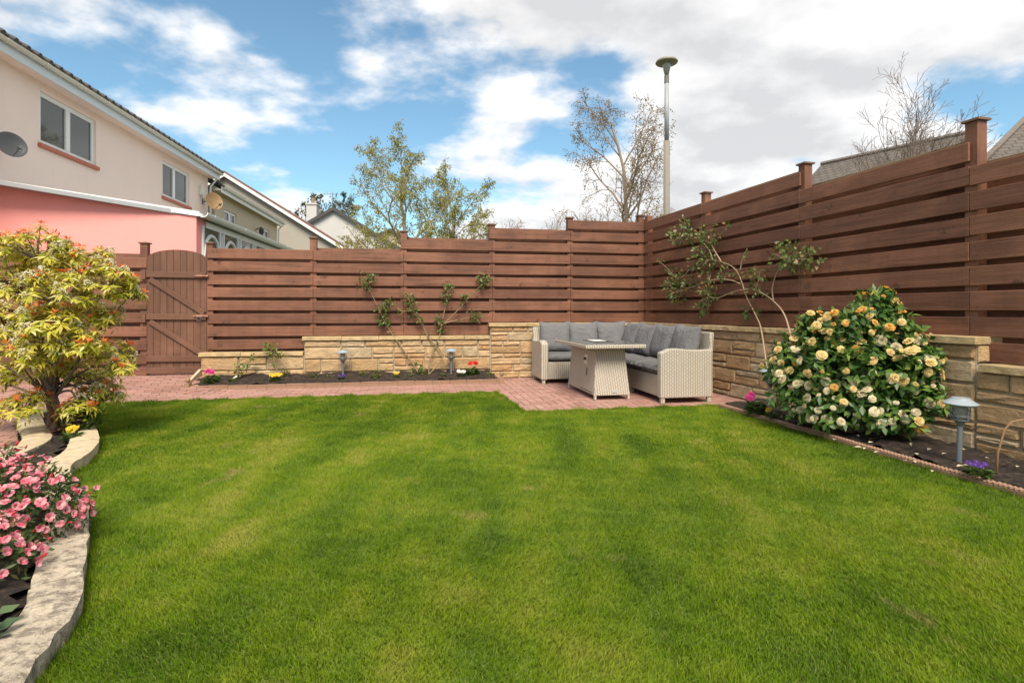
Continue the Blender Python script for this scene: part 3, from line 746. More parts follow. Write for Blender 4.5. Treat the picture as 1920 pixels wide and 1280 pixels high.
kerb('pale stone slab kerb curving round the lawn side of the red-tipped shrub', [(-2.62, 3.32), (-2.88, 3.62), (-3.0, 3.95), (-3.15, 4.22), (-3.34, 4.48), (-3.66, 4.86), (-4.02, 5.2), (-4.40, 5.62)], .18, .10, .24, SLAB, 'stone_kerb', sub=3, rough=.003)
kerb('pale stone slab kerb on the brick path side of the red-tipped shrub', [(-4.40, 5.62), (-4.68, 5.75), (-4.88, 5.5), (-4.60, 5.15), (-4.35, 4.88), (-3.98, 4.5), (-3.75, 4.21), (-3.6, 3.7), (-3.45, 3.0)], .18, .10, .3, SLAB, 'stone_kerb', sub=3, rough=.003)
for i, (pp, lab) in enumerate(((((172, 722), (222, 706), (205, 703), (120, 716)), 'pale flagstone set against the fence beside the gate path'), (((176, 752), (209, 740), (196, 736), (150, 744)), 'pale flagstone at the edge of the red brick path near the lawn'))):
    q = [G(a, b_, .05) for a, b_ in pp]; m = MB(); m.prism([(v.x, v.y) for v in q], -.02, .05)
    tag(m.build('flagstone', SLAB, None, None, bevel=.006), lab, 'flagstone')
# ------------------------------------------------------------------ rattan corner sofa
def wicker_mat():
    b = NB('pale_wicker'); tc = b.n('ShaderNodeTexCoord'); sp = b.n('ShaderNodeSeparateXYZ'); b.l(tc.outputs['Object'], sp.inputs[0])
    hh = b.math('ADD', sp.outputs[0], sp.outputs[1]); z = sp.outputs[2]
    st = b.math('MULTIPLY', hh, 1/.030); cell = b.math('FLOOR', st); par = b.math('MODULO', b.math('ABSOLUTE', cell), 2.0)
    rib = b.math('ABSOLUTE', b.math('SINE', b.math('MULTIPLY', st, math.pi)))
    strand = b.math('SINE', b.math('ADD', b.math('MULTIPLY', z, 2*math.pi/.0165), b.math('MULTIPLY', par, math.pi)))
    strand = b.math('ADD', b.math('MULTIPLY', strand, .5), .5)
    hgt = b.math('MULTIPLY', b.math('POWER', rib, .55), b.math('ADD', b.math('MULTIPLY', strand, .65), .35))
    n = b.noise(b.vec(rand=False), 9, 4); tone = b.mix(n, (0.44, 0.39, 0.32), (0.57, 0.515, 0.435))
    c = b.mix(b.ramp(hgt, [(0.12, 0.0), (0.55, 1.0)]), (0.16, 0.135, 0.105), tone)
    b.base(c).rough(0.55); b.bump(hgt, .006); return b.m
WICK = wicker_mat()
def fabric_mat(name, c):
    b = NB(name); v = b.vec(); n = b.noise(v, 5, 5, .6); f = b.noise(v, 400, 2, .5)
    b.base(b.mix(b.math('ADD', b.math('MULTIPLY', n, .6), b.math('MULTIPLY', f, .4)), tuple(x*.78 for x in c), tuple(x*1.18 for x in c))).rough(0.92)
    b.p.inputs['Specular IOR Level'].default_value = .2
    wr = b.noise(b.vec(scale=(1, 1, 1)), 7, 5, .55, 1.2); b.bump(b.math('ADD', wr, b.math('MULTIPLY', f, .05)), .028); return b.m
CUSH = fabric_mat('grey_cushion', (0.150, 0.148, 0.155)); SEATC = fabric_mat('grey_seat_cushion', (0.125, 0.124, 0.130))
FS = frame((2.42, 6.65, 0), (1, S_B, 0))
sofa = thing('corner_sofa', 'pale grey wicker L-shaped corner sofa with grey cushions on the brick patio', 'sofa', FS @ Vector((-.7, 1.9, 0)))
SD = .68; SL = 2.65; SBk = 1.65
def swick(name, fn, bevel=.012): m = MB(); fn(m); return m.build(name, WICK, sofa, FS, bevel=bevel, seg=2)
swick('seat_base', lambda m: m.box(-SD+.03, -.05, .06, SL-.05, .065, .325))
swick('seat_base', lambda m: m.box(-SBk+.06, -SD+.028, SL-SD+.03, SL-.052, .065, .325))
def leanbox(m, pts): m.add(pts, [(0, 3, 2, 1), (4, 5, 6, 7), (0, 1, 5, 4), (1, 2, 6, 5), (2, 3, 7, 6), (3, 0, 4, 7)])
swick('back_panel', lambda m: leanbox(m, [(-.085, .03, .07), (-.03, .03, .07), (-.03, SL, .07), (-.085, SL, .07), (-.03, .03, .835), (.025, .03, .835), (.025, SL+.03, .835), (-.03, SL+.03, .835)]))
swick('back_panel', lambda m: leanbox(m, [(-SBk+.02, SL-.085, .07), (-.09, SL-.085, .07), (-.09, SL-.03, .07), (-SBk+.02, SL-.03, .07), (-SBk+.02, SL-.03, .835), (-.035, SL-.03, .835), (-.035, SL+.025, .835), (-SBk+.02, SL+.025, .835)]))
def arm_profile(front): return [(0, .065), (SD-.012, .065), (SD-.012, .635), (SD-.16, .628), (SD-.30, .630), (SD-.46, .648), (SD-.56, .645), (.06, .622), (0, .600)]
def arm_r(m):
    pr = arm_profile(1); n = len(pr); vs = [(-SD+p[0], 0, p[1]) for p in pr]+[(-SD+p[0], .105, p[1]) for p in pr]
    m.add(vs, [tuple(range(n)), tuple(range(2*n-1, n-1, -1))]+[(i, n+i, n+(i+1) % n, (i+1) % n) for i in range(n)])
def arm_l(m):
    pr = arm_profile(1); n = len(pr); y0 = SL-SD-.02; vs = [(-SBk, y0+p[0], p[1]) for p in pr]+[(-SBk+.105, y0+p[0], p[1]) for p in pr]
    m.add(vs, [tuple(range(n)), tuple(range(2*n-1, n-1, -1))]+[(i, n+i, n+(i+1) % n, (i+1) % n) for i in range(n)])
swick('arm', arm_r, .014); swick('arm', arm_l, .014)
for x, y in ((-SD+.035, .035), (-.05, .035), (-SD+.06, 1.0), (-SD+.06, SL-SD-.1), (-SBk+.04, SL-SD+.02), (-SBk+.04, SL-.07), (-.06, SL-.08)):
    m = MB(); m.box(-.024, .024, -.024, .024, 0, .07); m.build('leg', WICK, sofa, FS @ T(x, y, 0), bevel=.004)
def seat_cushion(cx, cy, wx, wy, z0=.322, th=.13, rot=0):
    nx = 10; ny = 10; vs = []; fs = []; sgn = rnd.random()*9
    def prof(u): return (1-abs(u)**5)**.5 if abs(u) < 1 else 0
    for s_ in (1, -1):
        for j in range(ny+1):
            for i in range(nx+1):
                u = math.sin((i/nx*2-1)*math.pi/2); v = math.sin((j/ny*2-1)*math.pi/2); k = prof(u)*prof(v)
                e = 1-.02*(1-v*v); e2 = 1-.02*(1-u*u)
                vs.append((u*wx/2*e, v*wy/2*e2, s_*(th/2*(.55*k**.35 if k > 0 else 0)+th*.22*k)+(.006*math.sin(u*4+sgn)*math.sin(v*5+sgn) if s_ > 0 else 0)))
    N = (nx+1)*(ny+1)
    for j in range(ny):
        for i in range(nx):
            a = j*(nx+1)+i; fs.append((a, a+1, a+nx+2, a+nx+1)); fs.append((N+a, N+a+nx+1, N+a+nx+2, N+a+1))
    m = MB(); m.add(vs, fs); me = m.mesh('seat_cushion'); bm = bmesh.new(); bm.from_mesh(me); bmesh.ops.remove_doubles(bm, verts=bm.verts, dist=.0008); bmesh.ops.recalc_face_normals(bm, faces=bm.faces); bm.to_mesh(me); bm.free()
    return link('seat_cushion', me, SEATC, sofa, FS @ T(cx, cy, z0+th*.5) @ RZ(rot), smooth=True)
ys = [.108, .73, 1.35, SL-SD]
for a, b_ in zip(ys[:-1], ys[1:]): seat_cushion(-SD/2-.03, (a+b_)/2, SD-.05, b_-a-.002)
seat_cushion(-.06-.31, SL-SD/2-.03, .62, SD-.06)
seat_cushion(-.69-.425, SL-SD/2-.03, .85, SD-.06)
def back_cushion(mw, w_, h_, th):
    n = 14; vs = []; fs = []; a0 = rnd.uniform(0, 9); sag = rnd.uniform(.0, .03)
    for s_ in (1, -1):
        for j in range(n+1):
            for i in range(n+1):
                u = math.sin((i/n*2-1)*math.pi/2); v = math.sin((j/n*2-1)*math.pi/2)
                k = max(0, (1-u**4)*(1-v**4))**.55
                x = u*w_/2*(1-.055*(1-v*v)); z = v*h_/2*(1-.06*(1-u*u))-sag*(1-u*u)*(v > 0)*v
                y = s_*th/2*k*(1-.28*v)+.012*math.sin(3*u+a0)*k*math.sin(2.3*v+a0)
                y += -.02*(abs(u)**3)*(abs(v)**3)*0
                vs.append((x, y, z))
    N = (n+1)**2
    for j in range(n):
        for i in range(n):
            a = j*(n+1)+i; fs.append((a, a+1, a+n+2, a+n+1)); fs.append((N+a, N+a+n+1, N+a+n+2, N+a+1))
    m = MB(); m.add(vs, fs); me = m.mesh('back_cushion'); bm = bmesh.new(); bm.from_mesh(me); bmesh.ops.remove_doubles(bm, verts=bm.verts, dist=.0008); bmesh.ops.recalc_face_normals(bm, faces=bm.faces); bm.to_mesh(me); bm.free()
    return link('back_cushion', me, CUSH, sofa, mw, smooth=True)
xs = [-SBk+.115, -1.055, -.585, -.10]
for a, b_ in zip(xs[:-1], xs[1:]): back_cushion(FS @ T((a+b_)/2, SL-.155, .445+.235) @ RX(R(-11+rnd.uniform(-2, 2))) @ RY(rnd.uniform(-.03, .03)), b_-a+.03, .50, .19)
ysb = [.125, .70, 1.27, 1.83, 2.34]
for a, b_ in zip(ysb[:-1], ysb[1:]): back_cushion(FS @ T(-.155, (a+b_)/2, .445+.232) @ RZ(R(-90)) @ RX(R(-12+rnd.uniform(-3, 3))) @ RY(rnd.uniform(-.04, .04)), b_-a+.04, .50, .20)

# ------------------------------------------------------------------ fire pit table
FT = frame((1.131, 7.393, 0), (1, S_B, 0))
tab = thing('fire_pit_table', 'pale wicker dining table with grey glass top and gas fire pit', 'table', FT @ Vector((0, 0, 0)))
def frust(m, hx0, hy0, z0, hx1, hy1, z1): m.add([(-hx0, -hy0, z0), (hx0, -hy0, z0), (hx0, hy0, z0), (-hx0, hy0, z0), (-hx1, -hy1, z1), (hx1, -hy1, z1), (hx1, hy1, z1), (-hx1, hy1, z1)], [(3, 2, 1, 0), (4, 5, 6, 7), (0, 1, 5, 4), (1, 2, 6, 5), (2, 3, 7, 6), (3, 0, 4, 7)])
m = MB(); frust(m, .232, .570, .055, .188, .500, .640); m.build('base', WICK, tab, FT, bevel=.008, seg=2)
m = MB(); m.box(-.385, .385, -.715, .715, .640, .688); m.build('table_top', WICK, tab, FT, bevel=.010, seg=2)
GT = NB('smoked_glass'); GT.base((.085, .10, .095)).rough(.08); GT.p.inputs['Specular IOR Level'].default_value = .8; GT = GT.m
m = MB(); m.box(-.370, .370, -.700, .700, .6885, .6955); gl = m.build('glass_top', GT, tab, FT, bevel=.002)
STEEL = plain('brushed_steel', (.62, .62, .60), .3, .08, 30, metal=.6)
m = MB(); m.box(-.13, .13, -.30, .22, .6958, .700); m.build('burner_lid', plain('dark_lid', (.05, .05, .05), .25, .1, 9), tab, FT, bevel=.001)
m = MB(); m.box(-.085, .085, -.12, .17, .7003, .703); m.build('burner_tray', WHITE, tab, FT)
for sx in (-1, 1):
    for sy in (-1, 1):
        m = MB(); m.box(-.016, .016, -.016, .016, 0, .062); m.build('leg', WICK, tab, FT @ T(sx*.216, sy*.552, 0), bevel=.003)
# control plate, door gap and handle slot on the long side that faces left
lean = math.atan((.232-.188)/.585)
def side(y, z): return FT @ T(-.232+(z-.055)*(.232-.188)/.585, y, z) @ RY(lean)
m = MB(); m.box(-.006, .004, -.055, .055, -.06, .06); m.build('control_plate', STEEL, tab, side(-.16, .47), bevel=.002)
m = MB(); m.lathe([(.018, 0), (.018, .02), (.012, .024)], 12, RY(-math.pi/2)); m.build('control_knob', plain('black_plastic', (.02, .02, .02), .4), tab, side(-.16, .475) @ T(-.006, .01, 0))
m = MB(); m.box(-.004, .004, -.010, .010, -.05, .05); m.build('handle_slot', plain('dark_gap', (.02, .018, .015), .8), tab, side(-.22, .32))
SEAM = plain('seam_shadow_gap', (.10, .085, .07), .8)
for z, y0, y1 in ((.60, -.47, -.02), (.085, -.50, 0)): m = MB(); m.box(-.003, .003, y0, y1, -.004, .004); m.build('door_gap', SEAM, tab, side(0, z))
m = MB(); m.box(-.035, .035, -.004, .004, -.014, .014); m.build('maker_badge', STEEL, tab, FT @ T(.03, -.567, .10) @ RX(R(-6.8)), bevel=.001)

# ------------------------------------------------------------------ path lights
CAPL = plain('pale_grey_cap', (.26, .30, .34), .4, .06, 20); POLE = plain('grey_pole', (.17, .19, .21), .45, .1, 20, metal=.4)
LENS = NB('lamp_lens'); LENS.base((.5, .5, .47)).rough(.25); LENS.p.inputs['Transmission Weight'].default_value = .6; LENS = LENS.m
def path_light(x, y, z, label, tilt=0):
    root = thing('path_light', label, 'garden light', (x, y, z), 'stake lights in the flower beds'); M_ = T(x, y, z) @ RX(tilt) @ RZ(rnd.random()*3)
    m = MB(); m.lathe([(.017, -.08), (.017, .25), (.024, .262), (.03, .28), (.05, .292), (.05, .298)], 12); m.build('pole', POLE, root, M_, smooth=False)
    m = MB(); m.lathe([(.036, .298), (.040, .40)], 14); m.build('lens', LENS, root, M_, smooth=True)
    m = MB()
    for k in range(6):
        a = k*math.pi/3; c, s = math.cos(a), math.sin(a); m.tube([(.046*c, .046*s, .295), (.056*c, .056*s, .31), (.056*c, .056*s, .375), (.048*c, .048*s, .402)], .0035, 5)
    for zz in (.325, .36): m.tube([(.056*math.cos(a), .056*math.sin(a), zz) for a in [2*math.pi*i/18 for i in range(19)]], .003, 5)
    m.build('cage', POLE, root, M_)
    m = MB(); m.lathe([(.045, .400), (.098, .402), (.100, .408), (.055, .438), (.052, .444), (.03, .446)], 24); cap = m.build('cap', CAPL, root, M_)
    return root
pl = on_line(FB, 643, 700, .34); path_light(pl.x, pl.y, .06, 'grey stake light beside the purple pansy in front of the stone wall')
pl = on_line(FB, 846, 700, .34); path_light(pl.x, pl.y, .06, 'grey stake light next to the white and red flowers in the back bed')
path_light(2.68, 5.76, .06, 'grey stake light at the sofa end of the camellia bed'); path_light(3.07, 3.81, .06, 'grey stake light between the camellia and the rusty metal hoop', R(2))
hp = MB(); h0 = G(1868, 893, .06); pts = [(0, 0, -.05), (0.01, .0, .15), (.05, -.005, .30), (.09, -.01, .345), (.15, -.02, .36), (.22, -.03, .33), (.27, -.04, .20), (.29, -.04, -.05)]
hp.tube(pts, .0065, 6); tag(hp.build('metal_hoop', plain('rusty_rod', (.22, .12, .06), .7, .3, 30), None, T(h0.x, h0.y, .06), smooth=True), 'thin rusty metal plant hoop stuck in the soil by the right wall', 'plant support')

# ------------------------------------------------------------------ foliage helpers
def unit(a): return a/np.maximum(np.linalg.norm(a, axis=1, keepdims=True), 1e-9)
def leaf_arrays(Pp, D, N, L, W, fold=.15, droop=.15):
    Pp = np.asarray(Pp, float); D = unit(np.asarray(D, float)); N = np.asarray(N, float); N = unit(N-D*(N*D).sum(1, keepdims=True)); S = np.cross(D, N)
    L = np.broadcast_to(np.asarray(L, float), (len(Pp),))[:, None]; W = np.broadcast_to(np.asarray(W, float), (len(Pp),))[:, None]
    mid = Pp+D*L*.48-N*L*droop*.18; tip = Pp+D*L-N*L*droop
    c = mid-N*W*fold; l = mid-S*W*.5; r = mid+S*W*.5
    V = np.stack([Pp, l, c, r, tip], 1).reshape(-1, 3); b = np.arange(len(Pp))[:, None]*5
    Tt = (b+np.array([0, 2, 1, 0, 3, 2, 1, 2, 4, 2, 3, 4])).reshape(-1, 3); return V, Tt
class Leaves:
    def __init__(s): s.V = []; s.T = []; s.n = 0
    def add(s, *a, **k):
        V, Tt = leaf_arrays(*a, **k); s.V.append(V); s.T.append(Tt+s.n); s.n += len(V)
    def build(s, name, mat, parent=None, kind='stuff'):
        o = link(name, np_mesh(name, np.concatenate(s.V), np.concatenate(s.T), mat), None, parent, Matrix.Identity(4) if parent else None)
        if kind: o['kind'] = kind
        return o
def rdir(n): return unit(nr.normal(size=(n, 3)))
BARK = plain('shrub_bark', (.16, .11, .08), .9, .3, 30, .004); BARKG = plain('grey_bark', (.24, .20, .16), .9, .3, 20, .004)
def spline(pts, n=6):
    P_ = [Vector(p) for p in pts]; out = []
    for i in range(len(P_)-1):
        p0, p1, p2, p3 = P_[max(i-1, 0)], P_[i], P_[i+1], P_[min(i+2, len(P_)-1)]
        for k in range(n):
            t = k/n; out.append(.5*((2*p1)+(p2-p0)*t+(2*p0-5*p1+4*p2-p3)*t*t+(3*p1-p0-3*p2+p3)*t**3))
    out.append(P_[-1]); return out
def rot_to(n, spin):
    q = Vector((0, 0, 1)).rotation_difference(Vector(n)); return q.to_matrix().to_4x4() @ RZ(spin)

# ------------------------------------------------------------------ pieris (red-tipped shrub)
PLEAF = leafmat('pieris_leaf', [(0.0, (.17, .24, .015)), (.16, (.36, .38, .03)), (.36, (.58, .52, .05)), (.75, (.76, .66, .12)), (1.0, (.82, .76, .36))], .45, .45)
PRED = leafmat('red_young_leaf', [(0.0, (.62, .07, .03)), (.5, (.76, .15, .04)), (1.0, (.80, .32, .08))], .4, .35)
PCREAM = leafmat('cream_blossom', [(0.0, (.62, .56, .34)), (1.0, (.78, .73, .55))], .7, .3)
pieris = thing('shrub', 'tall yellow-green shrub with red shoot tips and cream blossom in the slab-edged bed', 'shrub', (-3.96, 4.75, .06))
PY = 4.75; base = Vector((-3.96, PY, .05))
pads = [(10, 470, .1, 52), (70, 462, -.15, 60), (150, 490, .1, 62), (205, 520, -.05, 46), (238, 545, .05, 30), (40, 530, .25, 60), (110, 545, -.3, 58), (15, 600, -.2, 55), (70, 610, .3, 52), (140, 575, .25, 50), (195, 590, .05, 34), (150, 640, -.25, 44), (200, 655, .1, 44), (228, 682, 0, 24), (45, 670, -.35, 46), (110, 690, .05, 40), (10, 700, .2, 40), (190, 735, .15, 40), (40, 755, -.25, 40), (150, 760, -.1, 30), (95, 640, -.3, 50), (100, 600, -.35, 50), (-60, 520, .1, 60), (-70, 620, .0, 60), (-40, 700, .1, 50), (95, 500, .45, 60), (175, 705, .35, 36)]
tr = MB(); fork = base+Vector((.02, 0, .42))
tr.tube(spline([base+Vector((0, 0, -.05)), base+Vector((.03, 0, .15)), base+Vector((-.02, .02, .30)), fork]), [.042-.0009*i for i in range(19)], 8)
tr.tube(spline([base+Vector((.05, -.02, -.05)), base+Vector((.08, -.02, .2)), base+Vector((.03, -.05, .42)), base+Vector((-.08, -.06, .62))]), [.035-.0009*i for i in range(19)], 7)
W = {'P': [], 'N': []}; shoots = []; blossoms = []
for (px, py, dy, rpx) in pads:
    c = P(px, py+6, PY+dy); r = rpx*PY/FPX*1.02
    mid = fork.lerp(c, .5)+Vector((rnd.uniform(-.08, .08), rnd.uniform(-.08, .08), -.06 if c.z > fork.z else .05))
    pts = spline([fork-Vector((0, 0, rnd.uniform(0, .2))), mid, c-Vector((0, 0, r*.3))]); tr.tube(pts, [.014-.0008*i for i in range(len(pts))], 5)
    nwh = int(29*(rpx/50)**1.7)+7
    for i in range(nwh):
        a = rnd.uniform(0, 2*math.pi); u = rnd.uniform(-.35, 1); rr = math.sqrt(max(0, 1-u*u))
        d = Vector((rr*math.cos(a), rr*math.sin(a), u*.75)); p = c+d*r*rnd.uniform(.72, 1.0)
        n = (d*.6+Vector((0, 0, .9))).normalized(); W['P'].append(p); W['N'].append(n)
        if rnd.random() < .5:
            q = spline([c-Vector((0, 0, r*.3)), c.lerp(p, .55)-Vector((0, 0, .02)), p], 3); tr.tube(q, [.006, .006, .005, .005, .004, .004, .003][:len(q)], 3, cap=False)
        x = rnd.random()
        if u > .1 and x < .42: shoots.append((p, n))
        elif x > .80: blossoms.append((p, n))
tr.build('trunk', BARK, pieris, smooth=True)
lv = Leaves(); Pn = np.array([tuple(p) for p in W['P']]); Nn = np.array([tuple(n) for n in W['N']]); nw = len(Pn)
for k in range(12):
    a = 2*np.pi*k/12+nr.uniform(-.3, .3, nw); t1 = unit(np.cross(Nn, np.array([[.3, .9, .1]]))); t2 = np.cross(Nn, t1)
    el = nr.uniform(-.25, .45, nw); D = (t1*np.cos(a)[:, None]+t2*np.sin(a)[:, None])*np.cos(el)[:, None]+Nn*np.sin(el)[:, None]
    lv.add(Pn-Nn*nr.uniform(0, .025, nw)[:, None], D, Nn, nr.uniform(.052, .088, nw), nr.uniform(.019, .028, nw), droop=.42)
n2 = 2600; ii = nr.integers(0, nw, n2); Pq = Pn[ii]-Nn[ii]*nr.uniform(.03, .12, n2)[:, None]+nr.normal(size=(n2, 3))*.03
lv.add(Pq, rdir(n2)*np.array([1, 1, .5]), np.tile([0, 0, 1.], (n2, 1))+.4*rdir(n2), nr.uniform(.04, .075, n2), nr.uniform(.015, .024, n2), droop=.3)
lv.build('foliage', PLEAF, pieris)
def shoot_mesh(seed):
    r = np.random.default_rng(seed); n = 11; a = r.uniform(0, 6.28, n); el = r.uniform(.25, 1.1, n); D = np.stack([np.cos(a)*np.cos(el), np.sin(a)*np.cos(el), np.sin(el)], 1)
    V, Tt = leaf_arrays(np.zeros((n, 3)), D, np.tile([0, 0, 1.], (n, 1))+.3*D, r.uniform(.032, .055, n), r.uniform(.009, .014, n), droop=.2); return np_mesh('red_shoot', V, Tt, PRED)
SH = [shoot_mesh(i) for i in range(4)]
for p, n in shoots[:220]: link('red_shoot', rnd.choice(SH), None, pieris, T(*(p+n*.008)) @ rot_to(n, rnd.random()*6) @ Matrix.Scale(rnd.uniform(.9, 1.3), 4))
def panicle(seed):
    r = random.Random(seed); m = MB()
    for s_ in range(5):
        a = r.uniform(0, 6.28); 
        for k in range(7):
            t = k/6; p = Vector((math.cos(a)*t*.045, math.sin(a)*t*.045, .022-.05*t*t))+Vector((r.uniform(-.006, .006), r.uniform(-.006, .006), r.uniform(-.006, .004)))
            q = .0062; m.add([p+Vector(v)*q for v in ((1, 0, 0), (-1, 0, 0), (0, 1, 0), (0, -1, 0), (0, 0, 1), (0, 0, -1.3))], [(0, 2, 4), (2, 1, 4), (1, 3, 4), (3, 0, 4), (2, 0, 5), (1, 2, 5), (3, 1, 5), (0, 3, 5)])
    me = m.mesh('flower_cluster'); me.materials.append(PCREAM); return me
PN = [panicle(i) for i in range(4)]
for p, n in blossoms[:150]: link('flower_cluster', rnd.choice(PN), None, pieris, T(*(p+n*.015)) @ rot_to(n, rnd.random()*6) @ Matrix.Scale(rnd.uniform(.9, 1.4), 4))
# low companion under the shrub
def small_plant(name, label, cat, x, y, z, n, r, h, Lf, Wf, mat, flowers=0, fmat=None, fr=.02, fz=None, group=None, droop=.2, updir=.5):
    n = int(n*2.2); Lf *= 1.1; Wf *= 1.15
    root = thing(name, label, cat, (x, y, z), group); a = nr.uniform(0, 6.28, n); rr = r*np.sqrt(nr.random(n)); hh = h*nr.random(n)*(1-.5*(rr/r))
    Pp = np.stack([x+rr*np.cos(a)*.6, y+rr*np.sin(a)*.6, z+hh], 1); D = np.stack([np.cos(a), np.sin(a), nr.uniform(-.1, 1.0, n)*updir*2], 1)
    l = Leaves(); l.add(Pp, D, np.tile([0, 0, 1.], (n, 1))+.3*rdir(n), nr.uniform(.7, 1.2, n)*Lf, nr.uniform(.7, 1.2, n)*Wf, droop=droop); l.build('leaves', mat, root)
    m = MB()
    for k in range(5): aa = k*1.256+.3; m.tube([(x, y, z-.03), (x+.3*r*math.cos(aa), y+.3*r*math.sin(aa), z+h*.5), (x+.6*r*math.cos(aa), y+.6*r*math.sin(aa), z+h*.85)], [.004, .003, .002], 4)
    m.build('stems', STEMG, root)
    for k in range(flowers):
        aa = rnd.uniform(0, 6.28); q = r*.75*math.sqrt(rnd.random()); p = Vector((x+q*math.cos(aa), y+q*math.sin(aa), z+(fz if fz else h)*rnd.uniform(.85, 1.1)))
        link('flower', fmat[rnd.randrange(len(fmat))], None, root, T(*p) @ rot_to(Vector((rnd.uniform(-.4, .4), -.7, .8)).normalized(), rnd.random()*6) @ Matrix.Scale(fr/.02, 4))
    return root
STEMG = plain('green_stem', (.10, .13, .04), .7, .25, 30)
GREENL = leafmat('garden_leaf', [(0.0, (.03, .075, .012)), (.5, (.065, .125, .02)), (1.0, (.13, .19, .04))], .5, .3)
FRESHL = leafmat('fresh_leaf', [(0.0, (.08, .13, .02)), (.5, (.14, .20, .03)), (.85, (.22, .26, .06)), (1.0, (.25, .12, .05))], .45, .4)
REDSTEM = leafmat('bronze_leaf', [(0.0, (.09, .03, .02)), (.5, (.16, .06, .035)), (1.0, (.10, .12, .04))], .5, .3)
def petal_flower(name, mats, n, rad, cup, seed=0, rings=1, centre=None, wide=1.25):
    # rings of rounded petals; material slot 0
    r = random.Random(seed); V = []; Fs = []
    for ring in range(rings):
        k = n-ring if rings > 1 else n; rr = rad*(1-.27*ring); up = cup+.33*ring
        for i in range(k):
            a = 2*math.pi*(i+.5*ring)/k+r.uniform(-.12, .12); t = Vector((math.cos(a), math.sin(a), 0)); s = Vector((-math.sin(a), math.cos(a), 0)); wv = rr*math.pi/k*wide
            e = up+r.uniform(-.15, .15); d1 = t*math.cos(e)+Vector((0, 0, math.sin(e))); d2 = t*math.cos(e-.45)+Vector((0, 0, math.sin(e-.45)))
            p0 = Vector((0, 0, .004*ring)); p1 = p0+d1*rr*.55; p2 = p1+d2*rr*.45; b0 = len(V)
            up_ = Vector((0, 0, 1))*wv*.25
            V += [p0, p1-s*wv+up_, p1, p1+s*wv+up_, p2-s*wv*.6, p2+s*wv*.55+Vector((0, 0, r.uniform(-.1, .15)*rr))]
            Fs += [(b0, b0+2, b0+1), (b0, b0+3, b0+2), (b0+1, b0+2, b0+4), (b0+2, b0+3, b0+5), (b0+2, b0+5, b0+4)]
    m = MB(); m.add(V, Fs); nf = len(m.f)
    if centre: 
        q = rad*.18; z = rad*.14; m.add([(q, 0, z), (-q, 0, z), (0, q, z), (0, -q, z), (0, 0, z+q)], [(0, 2, 4), (2, 1, 4), (1, 3, 4), (3, 0, 4)])
    me = bpy.data.meshes.new(name); me.from_pydata([tuple(v) for v in m.v], [], m.f); me.update(); me.materials.append(mats[0])
    if centre:
        me.materials.append(mats[1])
        for p in list(me.polygons)[nf:]: p.material_index = 1
    return me
def petalmat(name, a, b_): return leafmat(name, [(0.0, a), (1.0, b_)], .55, .4, .25)
YEL = petalmat('yellow_petal', (.75, .50, .02), (.80, .62, .06)); PUR = petalmat('purple_petal', (.06, .02, .20), (.13, .05, .33)); WHT = petalmat('white_petal', (.72, .70, .66), (.82, .82, .80)); RED = petalmat('red_petal', (.60, .02, .02), (.72, .07, .05)); MAG = petalmat('magenta_petal', (.62, .03, .22), (.75, .10, .35)); ORC = petalmat('dark_centre', (.25, .12, .01), (.4, .2, .02))
fY = [petal_flower('flower', (YEL, ORC), 5, .022, .25, 1, 1, True)]; fP = [petal_flower('flower', (PUR, YEL), 5, .022, .25, 2, 1, True)]; fW = [petal_flower('flower', (WHT, YEL), 5, .030, .25, 3, 1, True)]; fR = [petal_flower('flower', (RED,), 7, .034, .35, 4, 3)]; fM = [petal_flower('flower', (MAG,), 7, .034, .35, 5, 3)]
def bedp(px, off=.38): q = on_line(FB, px, 700, off); return q.x, q.y
def sp(name, label, cat, px, off, *a, **k): x, y = bedp(px, off); return small_plant(name, label, cat, x, y, .06, *a, **k)
sp('bedding_plant', 'magenta double flower with broad leaves by the sloping kerb', 'flower', 397, .50, 46, .10, .15, .07, .045, GREENL, 2, fM, .027, .19)
sp('bedding_plant', 'small white-flowered plant near the magenta flower in the back bed', 'flower', 437, .45, 40, .07, .08, .045, .025, FRESHL, 2, fW, .012, .08)
sp('bedding_plant', 'clump of yellow pansies in the back bed', 'flower', 517, .48, 60, .10, .09, .045, .025, GREENL, 17, fY, .020, .11)
sp('bedding_plant', 'purple pansy at the foot of the stake light in the back bed', 'flower', 640, .46, 36, .07, .06, .04, .022, GREENL, 7, fP, .016, .075)
sp('bedding_plant', 'pair of small yellow pansies below the climbing rose', 'flower', 744, .44, 30, .06, .08, .04, .022, GREENL, 6, fY, .017, .09)
sp('bedding_plant', 'white pansies beside the red flower in the back bed', 'flower', 866, .44, 40, .08, .08, .045, .025, GREENL, 6, fW, .019, .10)
sp('bedding_plant', 'bright red double flower with dark leaves in the back bed', 'flower', 885, .36, 70, .12, .17, .065, .04, GREENL, 2, fR, .026, .24)
